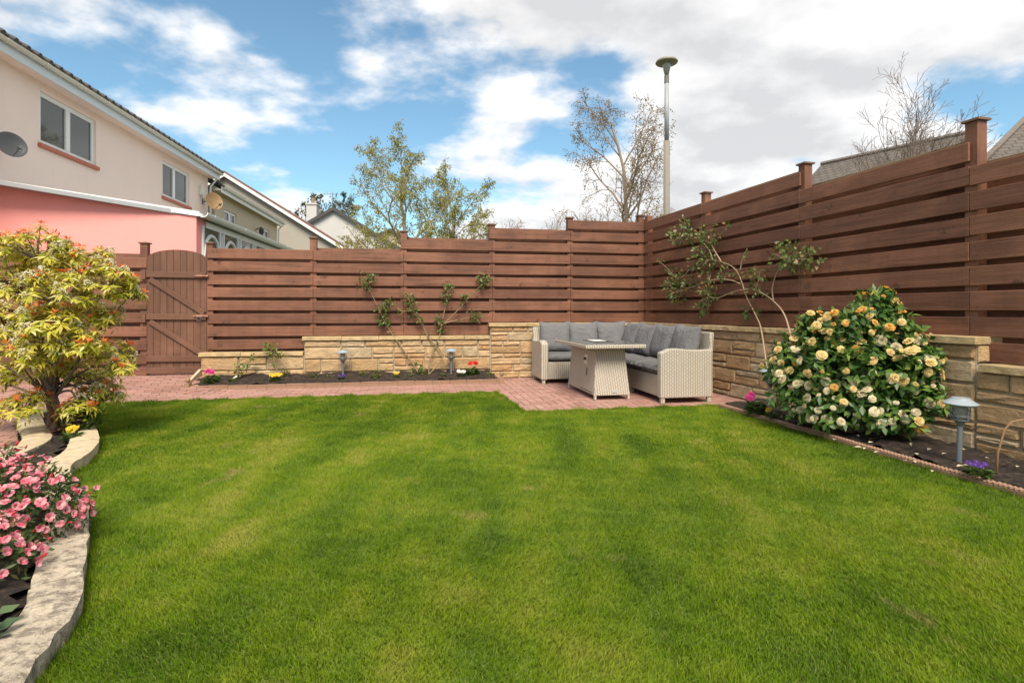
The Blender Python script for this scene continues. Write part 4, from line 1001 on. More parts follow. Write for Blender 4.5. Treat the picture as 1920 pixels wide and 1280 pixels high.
for px, off, nn, r, h, mt, lab in ((345+235, .30, 24, .07, .08, FRESHL, 'tiny green seedling left of the stake light by the wall'), (592, .3, 34, .10, .12, FRESHL, 'leafy green clump among bare twigs in the back bed'), (615, .32, 22, .06, .07, FRESHL, 'small green tuft just left of the purple pansy'), (682, .30, 34, .09, .13, FRESHL, 'pale green shoots right of the purple pansy'), (705, .42, 40, .10, .09, FRESHL, 'low light green plant left of the small yellow pansies'), (708, .22, 24, .08, .16, FRESHL, 'upright green shoots against the stone wall'), (766, .40, 26, .06, .07, GREENL, 'tiny green plant between yellow pansies and climbing rose'), (792, .28, 60, .10, .17, FRESHL, 'grey-green tuft at the foot of the climbing rose'), (830, .42, 28, .07, .07, GREENL, 'small green plant left of the white pansies'), (918, .40, 26, .06, .08, FRESHL, 'little green plant at the end of the back bed by the finial')):
    sp('seedling', lab, 'plant', px, off, nn, r, h, .045, .02, mt)
def rightbed(px, py): return G(px, py, .06)
q = rightbed(1410, 774); small_plant('bedding_plant', 'magenta double flower at the sofa end of the camellia bed', 'flower', q.x+.05, q.y, .06, 60, .12, .14, .06, .04, GREENL, 3, fM, .024, .17)
q = rightbed(1440, 784); small_plant('bedding_plant', 'small yellow pansy between edging and camellia', 'flower', q.x+.03, q.y, .06, 30, .06, .07, .04, .022, GREENL, 4, fY, .016, .08)
q = rightbed(1835, 893); small_plant('bedding_plant', 'deep purple pansies beside the metal hoop', 'flower', q.x, q.y, .06, 44, .08, .06, .045, .022, GREENL, 9, fP, .014, .08)
small_plant('bedding_plant', 'yellow primroses in the slab-edged bed under the shrub', 'flower', -3.50, 4.42, .07, 34, .07, .06, .05, .028, GREENL, 7, fY, .020, .09)
for i, (x, y, lab) in enumerate(((-3.72, 4.62, 'bronze-stemmed leafy plant at the foot of the red-tipped shrub'), (-3.62, 4.72, 'dark green leafy plant leaning over the slab kerb'))): small_plant('young_rose', lab, 'plant', x, y, .07, 90, .16, .34, .055, .03, REDSTEM if i == 0 else GREENL)
small_plant('young_rose', 'blue-green leafy shoots at the front of the azalea bed', 'plant', -1.66, 1.70, .07, 12, .12, .13, .055, .036, leafmat('bluegreen_leaf', [(0.0, (.05, .10, .05)), (1.0, (.14, .20, .08))], .5, .3))
sx, sy = bedp(515, .30)
def cane_plant(name, label, canes, sprays, mat, rad=.007, stem=None, leaf=(.055, .036), cat='rose', F=None, group=None):
    root = thing(name, label, cat, canes[0][0], group); m = MB()
    for c in canes:
        pts = spline(c, 5); r = [rad*(1-.65*i/len(pts)) for i in range(len(pts))]; m.tube(pts, r, 5)
    l = Leaves()
    for (c, r, n) in sprays:
        n = int(n*1.35)
        c = np.array(tuple(c)); Pp = c+unit(nr.normal(size=(n, 3)))*r*nr.random((n, 1))**.5*np.array([1, .55, 1]); D = (Pp-c)+rdir(n)*r*.8; D[:, 2] -= r*.15
        l.add(Pp, D, rdir(n)*.7+np.array([[0, -.6, .6]]), nr.uniform(.7, 1.25, n)*leaf[0], nr.uniform(.7, 1.2, n)*leaf[1], droop=.2)
        for q in range(max(2, n//9)):
            e = Vector(Pp[rnd.randrange(n)]); near = min((Vector(p) for cc in canes for p in spline(cc, 5)), key=lambda v: (v-Vector(c)).length); m.tube([near, near.lerp(e, .5)+Vector((0, 0, .01)), e], [.003, .0025, .0015], 3, cap=False)
    for c in canes:      # leaves all along each cane
        pts = spline(c, 5); k0 = int(len(pts)*.35); nn = int(sum((pts[i+1]-pts[i]).length for i in range(k0, len(pts)-1))/.022)
        if nn < 2: continue
        ts_ = nr.uniform(k0, len(pts)-1.001, nn); Pp = np.array([tuple(pts[int(t)].lerp(pts[int(t)+1], t-int(t))) for t in ts_]); dd_ = rdir(nn)
        keep_ = nr.random(nn) < .55; l.add((Pp+dd_*.012)[keep_], (dd_+np.array([[0, -.3, .1]]))[keep_], (rdir(nn)*.6+np.array([[0, -.6, .6]]))[keep_], nr.uniform(.6, 1.0, nn)[keep_]*leaf[0], nr.uniform(.6, 1.0, nn)[keep_]*leaf[1], droop=.25)
    m.build('stems', stem or STEMB, root, smooth=True); l.build('leaves', mat, root); return root
STEMB = plain('rose_cane', (.20, .14, .08), .7, .3, 25)
ROSEL = leafmat('rose_leaf', [(0.0, (.045, .085, .015)), (.5, (.085, .14, .025)), (.85, (.17, .20, .05)), (1.0, (.26, .10, .05))], .42, .3)
B = lambda px, py, off=.10: on_line(FB, px, py, off)
Rr = lambda px, py, off=.10: on_line(FR, px, py, off)
cane_plant('young_rose', 'short young rose bush with pale leaves in front of the low left wall', [[B(527, 706, .35), B(518, 690, .33), B(512, 665, .30), B(508, 652, .3)]], [(B(497, 648, .28), .055, 18), (B(512, 655, .3), .09, 34), (B(533, 699, .33), .07, 16), (B(525, 664, .3), .05, 12)], FRESHL, .010)
cane_plant('young_rose', 'thin sparse rose stems near the magenta flower', [[B(448, 708, .35), B(462, 690, .3), B(470, 678, .3), B(474, 668, .28)], [B(450, 708, .35), B(446, 690, .32), B(448, 680, .3)]], [(B(447, 692, .32), .08, 26), (B(474, 672, .28), .05, 12), (B(462, 690, .3), .05, 9)], FRESHL, .005)
sprays_b = [(B(684, 527), .15, 44), (B(700, 518), .06, 12), (B(716, 580), .12, 40), (B(722, 600), .11, 40), (B(733, 566), .09, 22), (B(765, 560), .09, 30), (B(770, 578), .12, 46), (B(786, 600), .06, 14), (B(840, 545), .10, 40), (B(834, 565), .05, 10), (B(908, 525), .13, 56), (B(872, 560), .07, 22), (B(888, 592), .12, 40), (B(824, 600), .08, 30), (B(828, 616), .07, 20), (B(782, 692, .2), .09, 30)]
cane_plant('climbing_rose', 'climbing rose with bare fanned canes against the back fence', [
    [B(785, 700, .30), B(768, 672, .2), B(745, 640, .15), B(722, 605), B(706, 570), B(690, 540), B(684, 528)],
    [B(800, 706, .30), B(830, 668, .20), B(805, 635, .16), B(790, 605, .12), B(776, 585), B(766, 560)],
    [B(803, 706, .30), B(808, 668, .2), B(824, 630, .14), B(828, 600)],
    [B(826, 612, .12), B(850, 590), B(878, 560), B(908, 528)], [B(832, 606, .12), B(860, 600), B(888, 594)], [B(830, 600), B(836, 570), B(840, 546)], [B(776, 582), B(752, 583), B(736, 570)]], sprays_b, ROSEL, .012)
cR = lambda x, y, off=.10: Rr(1190+x*.2187, 360+y*.2187, off)
sprays_r = [(cR(425, 350), .20, 70), (cR(350, 380), .12, 34), (cR(560, 380), .17, 60), (cR(660, 370), .15, 44), (cR(420, 260), .08, 16), (cR(590, 530), .16, 50), (cR(640, 590), .10, 30), (cR(520, 600), .13, 34), (cR(620, 690), .13, 30), (cR(780, 690), .09, 20), (cR(360, 740), .15, 46), (cR(470, 770), .10, 24), (cR(290, 820), .12, 40), (cR(370, 880), .15, 54), (cR(640, 860), .15, 60), (cR(600, 980), .13, 50), (cR(210, 578), .05, 8), (cR(280, 660), .06, 10), (cR(1300, 540), .17, 56), (cR(1400, 560), .17, 60), (cR(1530, 560), .11, 26), (cR(1250, 470), .07, 12), (cR(1330, 640), .07, 12), (cR(1070, 700), .12, 26), (cR(1040, 770), .06, 12), (cR(960, 700), .06, 9), (cR(1040, 850), .06, 12), (cR(960, 1030), .07, 12), (cR(800, 275), .06, 9), (cR(1060, 1035), .05, 8)]
cane_plant('climbing_rose', 'climbing rose arching over the fence behind the camellia, with pale woody canes', [
    [Rr(1438, 690, .25), cR(1085, 1180, .16), cR(1040, 1060, .12), cR(960, 900), cR(910, 750), cR(860, 660), cR(780, 610), cR(670, 585)],
    [cR(670, 585), cR(640, 500), cR(590, 440)], [cR(740, 595), cR(690, 510), cR(650, 440)], [cR(915, 790), cR(820, 755), cR(690, 750), cR(560, 790), cR(420, 840)],
    [Rr(1495, 690, .3), cR(1300, 1090, .15), cR(1190, 935, .12), cR(1060, 850), cR(980, 832), cR(850, 855), cR(720, 905), cR(640, 900)],
    [cR(1190, 930), cR(1180, 830), cR(1220, 690), cR(1300, 610), cR(1360, 590)], [cR(905, 670), cR(925, 570), cR(965, 485)], [cR(480, 650), cR(420, 720), cR(360, 740)], [cR(590, 440), cR(500, 380), cR(420, 350)]], sprays_r, ROSEL, .010, plain('pale_cane', (.36, .26, .17), .7, .25, 20))

# ------------------------------------------------------------------ camellia
CLEAF = leafmat('camellia_leaf', [(0.0, (.028, .075, .012)), (.5, (.058, .130, .020)), (.85, (.11, .195, .03)), (1.0, (.21, .28, .055))], .42, .2, .4)
cam_b = thing('camellia', 'large camellia bush covered in cream and apricot flowers beside the right wall', 'bush', (3.0, 4.75, .06))
CP = []; CN = []
cc = Vector((2.93, 4.78, .55)); dal = Vector((-.245, .9695, 0)); dpe = Vector((.9695, .245, 0))
lobes = [(P(a, b_, y_), r_*y_/FPX) for a, b_, y_, r_ in ((1640, 588, 4.8, 36), (1605, 625, 4.75, 46), (1678, 632, 4.6, 42), (1545, 640, 5.0, 42), (1492, 668, 5.15, 38), (1465, 692, 5.2, 24), (1560, 690, 4.8, 58), (1640, 700, 4.6, 62), (1706, 690, 4.45, 40), (1744, 668, 4.4, 20), (1745, 748, 4.3, 24), (1500, 735, 5.0, 44), (1570, 765, 4.7, 52), (1650, 772, 4.5, 50), (1525, 790, 4.85, 30), (1702, 775, 4.4, 30), (1640, 700, 4.95, 60), (1655, 563, 4.78, 16), (1520, 612, 5.0, 18))]
for c, r in lobes:
    n = int(300*(r/.30)**2)+30
    d = rdir(n); rr = r*np.where(nr.random(n) < .12, nr.uniform(1.0, 1.28, n), nr.uniform(.60, 1.04, n))[:, None]; pts = np.array(tuple(c))+d*rr
    CP.append(pts); CN.append(d)
CP = np.concatenate(CP); CN = np.concatenate(CN)
FRI = np.array(FR.inverted()); loc = CP@FRI[:3, :3].T+FRI[:3, 3]
keep = (loc[:, 1] < -.17) & (CP[:, 2] > .16); CP = CP[keep]; CN = CN[keep]
lv = Leaves(); n = len(CP)
for k in range(3):
    D = CN*.5+rdir(n)*.8+np.array([[0, 0, -.25]]); lv.add(CP+rdir(n)*.035, D, CN*.8+np.array([[0, -.2, .7]])+rdir(n)*.5, nr.uniform(.06, .095, n), nr.uniform(.032, .048, n), droop=.22)
lv.build('foliage', CLEAF, cam_b)
m = MB()
for k in range(9):
    a = k*.7; e = lobes[k][0].copy(); b0 = Vector((3.0+.05*math.cos(a), 4.75+.05*math.sin(a), .0)); m.tube(spline([b0, b0.lerp(e, .5)+Vector((0, 0, .06)), e]), [.026-.0015*i for i in range(13)], 6)
m.build('trunk', BARK, cam_b, smooth=True)
FC = petalmat('cream_petal', (.70, .58, .33), (.80, .74, .56)); FA = petalmat('apricot_petal', (.78, .40, .08), (.82, .56, .18)); FL = petalmat('pale_yellow_petal', (.74, .54, .20), (.80, .66, .34))
cf = [[petal_flower('flower', (mt,), 8, .040, .30, s_, 4) for s_ in (11, 12, 13)] for mt in (FC, FL, FA)]
idx = np.where((CN[:, 1] < .35) | (CN[:, 2] > .4) | (CN[:, 0] < -.2))[0]; nr.shuffle(idx); chosen = []
for i in idx:
    p = Vector(CP[i])
    if any((p-q).length < .050 for q in chosen): continue
    if min((p-c).length/r for c, r in lobes) < .80: continue
    dens_ = math.sin(p.x*9+p.z*13)*math.sin(p.y*10-p.z*7+1)
    if rnd.random() > .62+.45*dens_: continue
    chosen.append(p); nrm = Vector(CN[i])+Vector((-.15+rnd.uniform(-.6, .6), -.35+rnd.uniform(-.5, .5), .25+rnd.uniform(-.5, .6))); nrm.normalize()
    h_ = (p.z-.2)/1.0+rnd.uniform(-.3, .3); kind = 2 if h_ > .85 else (1 if h_ > .40 else 0)
    if rnd.random() < .15: kind = rnd.randrange(3)
    sq = Matrix.Diagonal((rnd.uniform(.8, 1.15), rnd.uniform(.8, 1.15), rnd.uniform(.7, 1.4), 1))
    link('flower', rnd.choice(cf[kind]), None, cam_b, T(*(p+nrm*.03)) @ rot_to(nrm, rnd.random()*6) @ sq @ Matrix.Scale(rnd.choice((.55, .75, .9, 1.0, 1.1)), 4))
    if len(chosen) >= 290: break
# fallen petals on the soil below
for k in range(46):
    a = rnd.uniform(0, 1); p = ER0+ed*rnd.uniform(.9, 3.4)+Vector((.9695, .245, 0))*rnd.uniform(-.12, .62)
    m = MB(); s_ = rnd.uniform(.012, .024); m.add([(0, -s_, 0), (s_*.8, 0, .006), (0, s_*1.1, 0), (-s_*.8, 0, .006)], [(0, 1, 2, 3)])
    pz = .075 if p.x*1 > (ER0+ed*((p-ER0).dot(ed))).x else .035
    tag(m.build('fallen_petal', FC, None, T(p.x, p.y, pz+.012) @ RZ(rnd.random()*6) @ RX(rnd.uniform(-.3, .3))), 'fallen cream petal on the ground around the camellia', 'petal', 'fallen camellia petals')

# ------------------------------------------------------------------ azalea
ALEAF = leafmat('azalea_leaf', [(0.0, (.03, .055, .012)), (.5, (.06, .10, .02)), (.85, (.11, .15, .03)), (1.0, (.20, .12, .04))], .45, .25)
AP = leafmat('azalea_petal', [(0.0, (.66, .09, .15)), (.45, (.74, .21, .28)), (.8, (.80, .40, .44)), (1.0, (.84, .60, .60))], .55, .4, .25); AB = petalmat('azalea_bud', (.55, .03, .05), (.66, .08, .10))
aza = thing('azalea', 'dense azalea bush covered in pink flowers and red buds by the stone kerb', 'bush', (-2.35, 2.55, .06))
ALOB = [(Vector((-2.58, 2.50, .13)), Vector((.42, .42, .35))), (Vector((-2.10, 2.10, .10)), Vector((.25, .22, .21))), (Vector((-2.48, 2.14, .10)), Vector((.40, .30, .25))), (Vector((-2.38, 2.60, .12)), Vector((.28, .28, .28))), (Vector((-2.20, 2.48, .15)), Vector((.24, .27, .23)))]
ac = ALOB[0][0]; RA = ALOB[0][1]; AP_ = []; d = []
for c, rv in ALOB:
    n = int(9000*rv.x*rv.y); q = rdir(n); q[:, 2] = np.abs(q[:, 2])*1.15-.3; q = unit(q); lump = 1+.08*np.sin(q[:, 0]*7+1)*np.sin(q[:, 1]*6)+.06*np.sin(q[:, 2]*9+q[:, 0]*5)
    pts = np.array(tuple(c))+q*np.array(tuple(rv))*(lump*nr.uniform(.72, 1.0, n))[:, None]; keep = pts[:, 2] > .09
    for c2, rv2 in ALOB:
        if c2 is not c: keep &= (((pts-np.array(tuple(c2)))/np.array(tuple(rv2)))**2).sum(1) > .62
    AP_.append(pts[keep]); d.append(q[keep])
AP_ = np.concatenate(AP_); d = np.concatenate(d); n = len(AP_)
lv = Leaves()
for q in range(3): lv.add(AP_+rdir(n)*.03, d*.5+rdir(n)*.9, d+rdir(n)*.6+np.array([[0, 0, .4]]), nr.uniform(.022, .042, n), nr.uniform(.010, .017, n), droop=.15)
lv.build('foliage', ALEAF, aza)
m = MB()
for q in range(16):
    a = q*.4; e = ac+Vector((math.cos(a)*RA.x*.8, math.sin(a)*RA.y*.8, RA.z*rnd.uniform(.1, .75))); b0 = Vector((ac.x+.06*math.cos(a), ac.y+.06*math.sin(a), .04)); m.tube(spline([b0, b0.lerp(e, .5)+Vector((0, 0, .05)), e]), [.012-.0007*i for i in range(13)], 5)
m.build('stems', BARK, aza, smooth=True)
af = [petal_flower('flower', (AP, AB), 5, .020, .72, s_, 1, True, .85) for s_ in (21, 22, 23, 24)]
bud = MB(); bud.lathe([(.002, -.004), (.007, .006), (.009, .014), (.005, .026), (.001, .031)], 6); bud = bud.mesh('bud'); bud.materials.append(AB)
idx = list(range(n)); rnd.shuffle(idx); got = []; nbud = 0; more_fl = []
for i in idx:
    p = Vector(AP_[i]); dd = Vector(d[i]); p = p+dd*rnd.uniform(.02, .05)
    if min((((Vector((p.x-c.x, p.y-c.y, p.z-c.z)).x/rv.x)**2+((p.y-c.y)/rv.y)**2+((p.z-c.z)/rv.z)**2) for c, rv in ALOB)) < .88: continue
    if p.z < .12 or dd.y > .35 or dd.x < -.75: continue
    dense = math.sin(p.x*11+2)*math.sin(p.y*9+1)+math.sin(p.z*17+p.x*5)*.6
    if dense < -.55 and rnd.random() < .8: continue
    nn_ = (dd+Vector((rnd.uniform(-.4, .4), rnd.uniform(-.5, .2), rnd.uniform(-.1, .4)))).normalized()
    if rnd.random() < .30:
        if nbud < 90: nbud += 1; link('bud', bud, None, aza, T(*(p+nn_*.01)) @ rot_to(nn_, 0) @ Matrix.Scale(rnd.uniform(.5, .9), 4))
        continue
    if any((p-q).length < .016 for q in got): continue
    got.append(p); mw_ = T(*p) @ rot_to(nn_, rnd.random()*6) @ Matrix.Diagonal((rnd.uniform(.8, 1.2), rnd.uniform(.8, 1.2), rnd.uniform(.6, 1.6), 1)) @ Matrix.Scale(rnd.uniform(.7, 1.15), 4)
    if len(got) <= 300: link('flower', rnd.choice(af), None, aza, mw_)
    else: more_fl.append(mw_)
    if len(got) >= 520: break
xf = MB()
for mw_ in more_fl: me = rnd.choice(af); xf.add([mw_ @ v.co for v in me.vertices], [tuple(p.vertices) for p in me.polygons])
if xf.v:
    me = bpy.data.meshes.new('flowers'); me.from_pydata(xf.v, [], xf.f); me.update(); tag(link('flowers', me, AP, aza), kind='stuff')
# ------------------------------------------------------------------ houses
def render_mat(name, c, var=.08, bump=.006):
    b = NB(name); v = b.vec(rand=False); n = b.noise(v, .9, 5, .6); f = b.noise(v, 60, 4, .7)
    cc_ = b.mix(n, tuple(x*(1-var) for x in c), tuple(min(1, x*(1+var)) for x in c)); st = b.noise(b.pos((3.5, 3.5, .25)), 1.0, 6, .65); cc_ = b.mix(b.ramp(st, [(.55, 0.0), (.80, .22)]), cc_, tuple(x*.78 for x in c)); b.base(cc_).rough(.92); b.p.inputs['Specular IOR Level'].default_value = .15; b.bump(f, bump); return b.m
PEACH = render_mat('peach_render', (.92, .735, .64)); PINK = render_mat('pink_render', (.85, .355, .33)); BEIGE = render_mat('beige_render', (.56, .47, .355)); GREYR = render_mat('grey_roughcast', (.37, .345, .30), .12); PALER = render_mat('pale_roughcast', (.50, .49, .48), .1)
TILE = plain('dark_roof_tile', (.06, .055, .055), .8, .3, 6); TILEB = plain('brown_roof_tile', (.16, .085, .065), .85, .3, 6); SILL = plain('red_sill', (.48, .14, .08), .6, .15, 12)
def tiled_roof_mat():
    b = NB('grey_slate_tiles'); v = b.vec(rand=False); br = b.n('ShaderNodeTexBrick'); 
    tcn = b.n('ShaderNodeTexCoord'); b.l(tcn.outputs['UV'], br.inputs['Vector']); br.offset = .5; br.inputs['Scale'].default_value = 1; br.inputs['Brick Width'].default_value = .3; br.inputs['Row Height'].default_value = .28; br.inputs['Mortar Size'].default_value = .018
    br.inputs['Color1'].default_value = (.082, .070, .063, 1); br.inputs['Color2'].default_value = (.125, .108, .098, 1); br.inputs['Mortar'].default_value = (.022, .019, .017, 1)
    b.base(b.mix(b.math('MULTIPLY', b.noise(v, 1.3, 5), .5), br.outputs[0], (.13, .11, .09))).rough(.9); b.bump(br.outputs['Fac'], .02); return b.m
EAVE_Z = 5.9; KH = .1317
def hw(Y, off=0): return Vector((-8.016-KH*Y+off, Y, 0))       # main wall line
FH = frame(hw(9.0), (-KH, 1, 0))                              # local x runs away from the camera, y = away from the garden (house inside)
lenF = math.sqrt(1+KH*KH)
def hy(Y): return (Y-9.0)*lenF
house = thing('house', 'peach and pink rendered two-storey house with white windows beyond the gate', 'house', FH @ Vector((0, .5, 0)))
def wall_holes(parent, F, t0, t1, z0, z1, holes, m, name='wall', depth=.12):
    ts = sorted({t0, t1, *[h[0] for h in holes], *[h[1] for h in holes]}); zs_ = sorted({z0, z1, *[h[2] for h in holes], *[h[3] for h in holes]}); b = MB()
    for a, c in zip(ts[:-1], ts[1:]):
        for e, f in zip(zs_[:-1], zs_[1:]):
            if any(h[0] <= a+1e-6 and c <= h[1]+1e-6 and h[2] <= e+1e-6 and f <= h[3]+1e-6 for h in holes): continue
            b.add([(a, 0, e), (c, 0, e), (c, 0, f), (a, 0, f)], [(0, 1, 2, 3)])
    for (a, c, e, f) in holes:
        b.add([(a, 0, e), (c, 0, e), (c, 0, f), (a, 0, f), (a, depth, e), (c, depth, e), (c, depth, f), (a, depth, f)], [(0, 4, 5, 1), (1, 5, 6, 2), (2, 6, 7, 3), (3, 7, 4, 0)])
    # back skin so that the wall has thickness
    b.add([(t0, depth+.15, z0), (t1, depth+.15, z0), (t1, depth+.15, z1), (t0, depth+.15, z1), (t0, 0, z0), (t1, 0, z0), (t1, 0, z1), (t0, 0, z1)], [(3, 2, 1, 0), (0, 1, 5, 4), (2, 3, 7, 6), (0, 4, 7, 3), (1, 2, 6, 5)])
    me = bpy.data.meshes.new(name); me.from_pydata(b.v, [], b.f); me.update(); return link(name, me, m, parent, F)
def window(parent, F, t0, t1, z0, z1, splits=(.5,), depth=.07, sill=None, fw=.09, frame_m=None):
    fm = frame_m or WHITE; b = MB(); y0, y1 = depth-.03, depth+.03
    b.box(t0, t1, y0, y1, z0, z0+fw); b.box(t0, t1, y0, y1, z1-fw, z1); b.box(t0, t0+fw, y0+.001, y1, z0+fw, z1-fw); b.box(t1-fw, t1, y0+.001, y1, z0+fw, z1-fw)
    ed_ = [t0+fw]
    for s_ in splits: x = t0+(t1-t0)*s_; b.box(x-fw*.8, x+fw*.8, y0-.004, y1, z0+fw, z1-fw); ed_ += [x-fw*.8, x+fw*.8]
    ed_.append(t1-fw); w_ = b.build('window', fm, parent, F, bevel=.006)
    for a, c in zip(ed_[0::2], ed_[1::2]):
        p = MB(); p.box(a, c, depth+.004, depth+.012, z0+fw, z1-fw); p.build('pane', GLASSW, w_, F)
    if sill: s2 = MB(); s2.box(t0-.06, t1+.06, -.06, depth-.03, z0-.085, z0-.003); s2.build('sill', sill, w_, F, bevel=.006)
    return w_
W1 = (hy(11.14), hy(12.96), 4.46, 5.52); W2 = (hy(16.09), hy(17.81), 4.42, 5.47)
tEnd = hy(19.25); wall_holes(house, FH, -1.6, tEnd, 0, 5.72, [W1, W2], PEACH)
b = MB(); b.add([(tEnd, 0, 0), (tEnd, 7, 0), (tEnd, 7, 5.7), (tEnd, 3.5, 7.9), (tEnd, 0, 5.7)], [(0, 1, 2, 3, 4)]); b.build('end_wall', PEACH, house, FH @ T(-.001, .27, 0))
window(house, FH, *W1, sill=SILL); window(house, FH, *W2, splits=(.45,), sill=SILL)
b = MB(); b.box(-1.6, tEnd+.16, -.30, .0, 5.70, 5.72); b.build('soffit', PEACH, house, FH)
b = MB(); b.box(-1.6, tEnd+.18, -.325, -.301, 5.66, 5.88); b.build('fascia', plain('pale_blue_fascia', (.62, .68, .72), .4, .05, 4), house, FH)
def gutter(parent, F, t0, t1, y, z, r, m, name='gutter', step=1.0):
    b = MB(); n = 8; prof = [(y+r*math.cos(a), z+r*math.sin(a)) for a in [math.pi+math.pi*i/n for i in range(n+1)]]+[(y+r*.86*math.cos(a), z+r*.86*math.sin(a)) for a in [2*math.pi-math.pi*i/n for i in range(n+1)]]
    k = len(prof); b.add([(t0, p[0], p[1]) for p in prof]+[(t1, p[0], p[1]) for p in prof], [tuple(range(k-1, -1, -1)), tuple(range(k, 2*k))]+[(i, (i+1) % k, k+(i+1) % k, k+i) for i in range(k)])
    t = t0+.3
    while t < t1:
        p2 = [(y+(r+.007)*math.cos(a), z+(r+.007)*math.sin(a)) for a in [math.pi+math.pi*i/n for i in range(n+1)]]; kk = len(p2)
        b.add([(t, p[0], p[1]) for p in p2]+[(t+.07, p[0], p[1]) for p in p2], [tuple(range(kk-1, -1, -1)), tuple(range(kk, 2*kk))]+[(i, (i+1) % kk, kk+(i+1) % kk, kk+i) for i in range(kk)]); t += step
    return b.build(name, m, parent, F)
gutter(house, FH, -1.6, tEnd+.2, -.385, 5.885, .062, DIRTYW)
def roof_slab(parent, F, t0, t1, y0, y1, z0, z1, m, th=.09, name='roof'):
    b = MB(); b.add([(t0, y0, z0), (t1, y0, z0), (t1, y1, z1), (t0, y1, z1), (t0, y0, z0-th), (t1, y0, z0-th), (t1, y1, z1-th), (t0, y1, z1-th)], [(0, 1, 2, 3), (7, 6, 5, 4), (0, 4, 5, 1), (1, 5, 6, 2), (2, 6, 7, 3), (3, 7, 4, 0)]); return b.build(name, m, parent, F)
rf = roof_slab(house, FH, -1.6, tEnd+.16, -.34, 3.9, 5.96, 8.15, TILE)
roof_slab(house, FH, -1.6, tEnd+.16, 3.9, 8.1, 8.15, 5.96, TILE)
b = MB(); t = -1.6
while t < tEnd+.1:      # tile noses along the eave
    b.tube([(t+.15, -.40, 5.955), (t+.15, .1, 6.21)], .055, 6); b.box(t+.19, t+.30, -.395, -.1, 5.945, 5.975); t += .3
b.build('eave_tiles', TILE, rf, FH)
for (yy, pz, lab) in ((0, 0, ''),):
    al = MB(); al.box(-.11, .11, -.10, -.002, -.16, .16); al.box(-.08, .08, -.115, -.10, -.19, -.05); tag(al.build('alarm_box', plain('cream_plastic', (.72, .69, .60), .4), None, FH @ T(hy(18.62), 0, 5.12), bevel=.02), 'white alarm box high on the peach house corner', 'alarm box')
def dish(x_t, z, label, m, face, R_=.33, F=FH):
    root = thing('satellite_dish', label, 'satellite dish', F @ Vector((x_t, -.02, z)), 'satellite dishes'); d = Vector(face).normalized()
    c = F @ Vector((x_t, -.32, z)); Mx = Matrix.Translation(c) @ rot_to(d, 0)
    b = MB(); pr = [(R_*k/7, .28*R_*(k/7)**2) for k in range(1, 8)]; pr2 = [(r, zz-.010) for r, zz in reversed(pr)]; b.lathe([(0.002, 0)]+pr+[(R_+.008, .28*R_)]+pr2+[(.002, -.01)], 28, Mx, cap=False); b.build('reflector', m, root, smooth=True)
    b = MB(); w0 = F @ Vector((x_t, 0, z)); b.tube([w0, F @ Vector((x_t, -.16, z)), c-d*.02], .02, 8); b.box(-.08, .08, -.02, 0.0, -.10, .10, F @ T(x_t, 0, z)); b.build('bracket', METAL, root)
    dn = Vector((0, 0, -1))-d*Vector((0, 0, -1)).dot(d); dn.normalize(); b = MB(); st = c+dn*R_*.95+d*.08; e = c+dn*R_*.75+d*R_*1.35; b.tube([st, e], .012, 6); b.tube([e-d*.05, e+d*.05], .035, 8); b.tube([e, e+dn*.07], .02, 6); b.build('feed_arm', METAL, root); return root
dish(hy(9.90), 4.05, 'dark grey satellite dish on the peach upper wall', plain('dark_dish', (.085, .085, .09), .5, .15, 8), (.95, -.45, .28), .23)
dish(hy(18.85), 4.80, 'rust-stained tan satellite dish at the far corner of the peach house', plain('rusty_dish', (.45, .27, .12), .6, .35, 6), (.80, -.5, .2), .29)
# pink single-storey extension with a lean-to roof
PX, PYY = -5.52, 9.7
ext = MB(); zl = lambda X: 2.77+(X+5.52)*(-.157)       # top of the end wall follows the lean-to
xa = -9.4
ext.add([(xa, PYY, 0), (PX, PYY, 0), (PX, PYY, zl(PX)), (xa, PYY, zl(xa)), (xa, PYY+.35, 0), (PX-.046, PYY+.35, 0), (PX-.046, PYY+.35, zl(PX)), (xa, PYY+.35, zl(xa))], [(0, 1, 2, 3), (7, 6, 5, 4), (1, 5, 6, 2), (3, 2, 6, 7), (0, 3, 7, 4)])
ext.build('extension_wall', PINK, house)
FE = frame((PX, PYY, 0), (-KH, 1, 0))
b = MB(); vz = [(xa, PYY-.03, zl(xa)), (PX+.05, PYY-.03, zl(PX)-.01)]
b.add([(xa, PYY-.035, zl(xa)-.02), (PX+.06, PYY-.035, zl(PX)-.03), (PX+.06, PYY-.035, zl(PX)+.055), (xa, PYY-.035, zl(xa)+.065), (xa, PYY, zl(xa)-.02), (PX+.06, PYY, zl(PX)-.03), (PX+.06, PYY, zl(PX)+.055), (xa, PYY, zl(xa)+.065)], [(0, 1, 2, 3), (7, 6, 5, 4), (0, 4, 5, 1), (3, 2, 6, 7), (1, 5, 6, 2)]); b.build('verge_trim', WHITE, house)
b = MB(); zr0, zr1 = zl(PX)+.02, zl(xa)+.03
b.add([(.0, -.10, zr0), (9.5, -.10, zr0), (9.5, 3.8, zr0+.60), (.0, 3.8, zr0+.60), (.0, -.10, zr0-.07), (9.5, -.10, zr0-.07), (9.5, 3.8, zr0+.53), (.0, 3.8, zr0+.53)], [(0, 1, 2, 3), (7, 6, 5, 4), (0, 4, 5, 1), (1, 5, 6, 2), (2, 6, 7, 3), (3, 7, 4, 0)])
b.build('lean_to_roof', plain('lead_grey', (.30, .32, .34), .6, .1, 5), house, FE @ T(0.02, 0, 0))
gutter(house, FE, -.10, 9.4, -.15, 2.80, .085, WHITE, step=1.6)
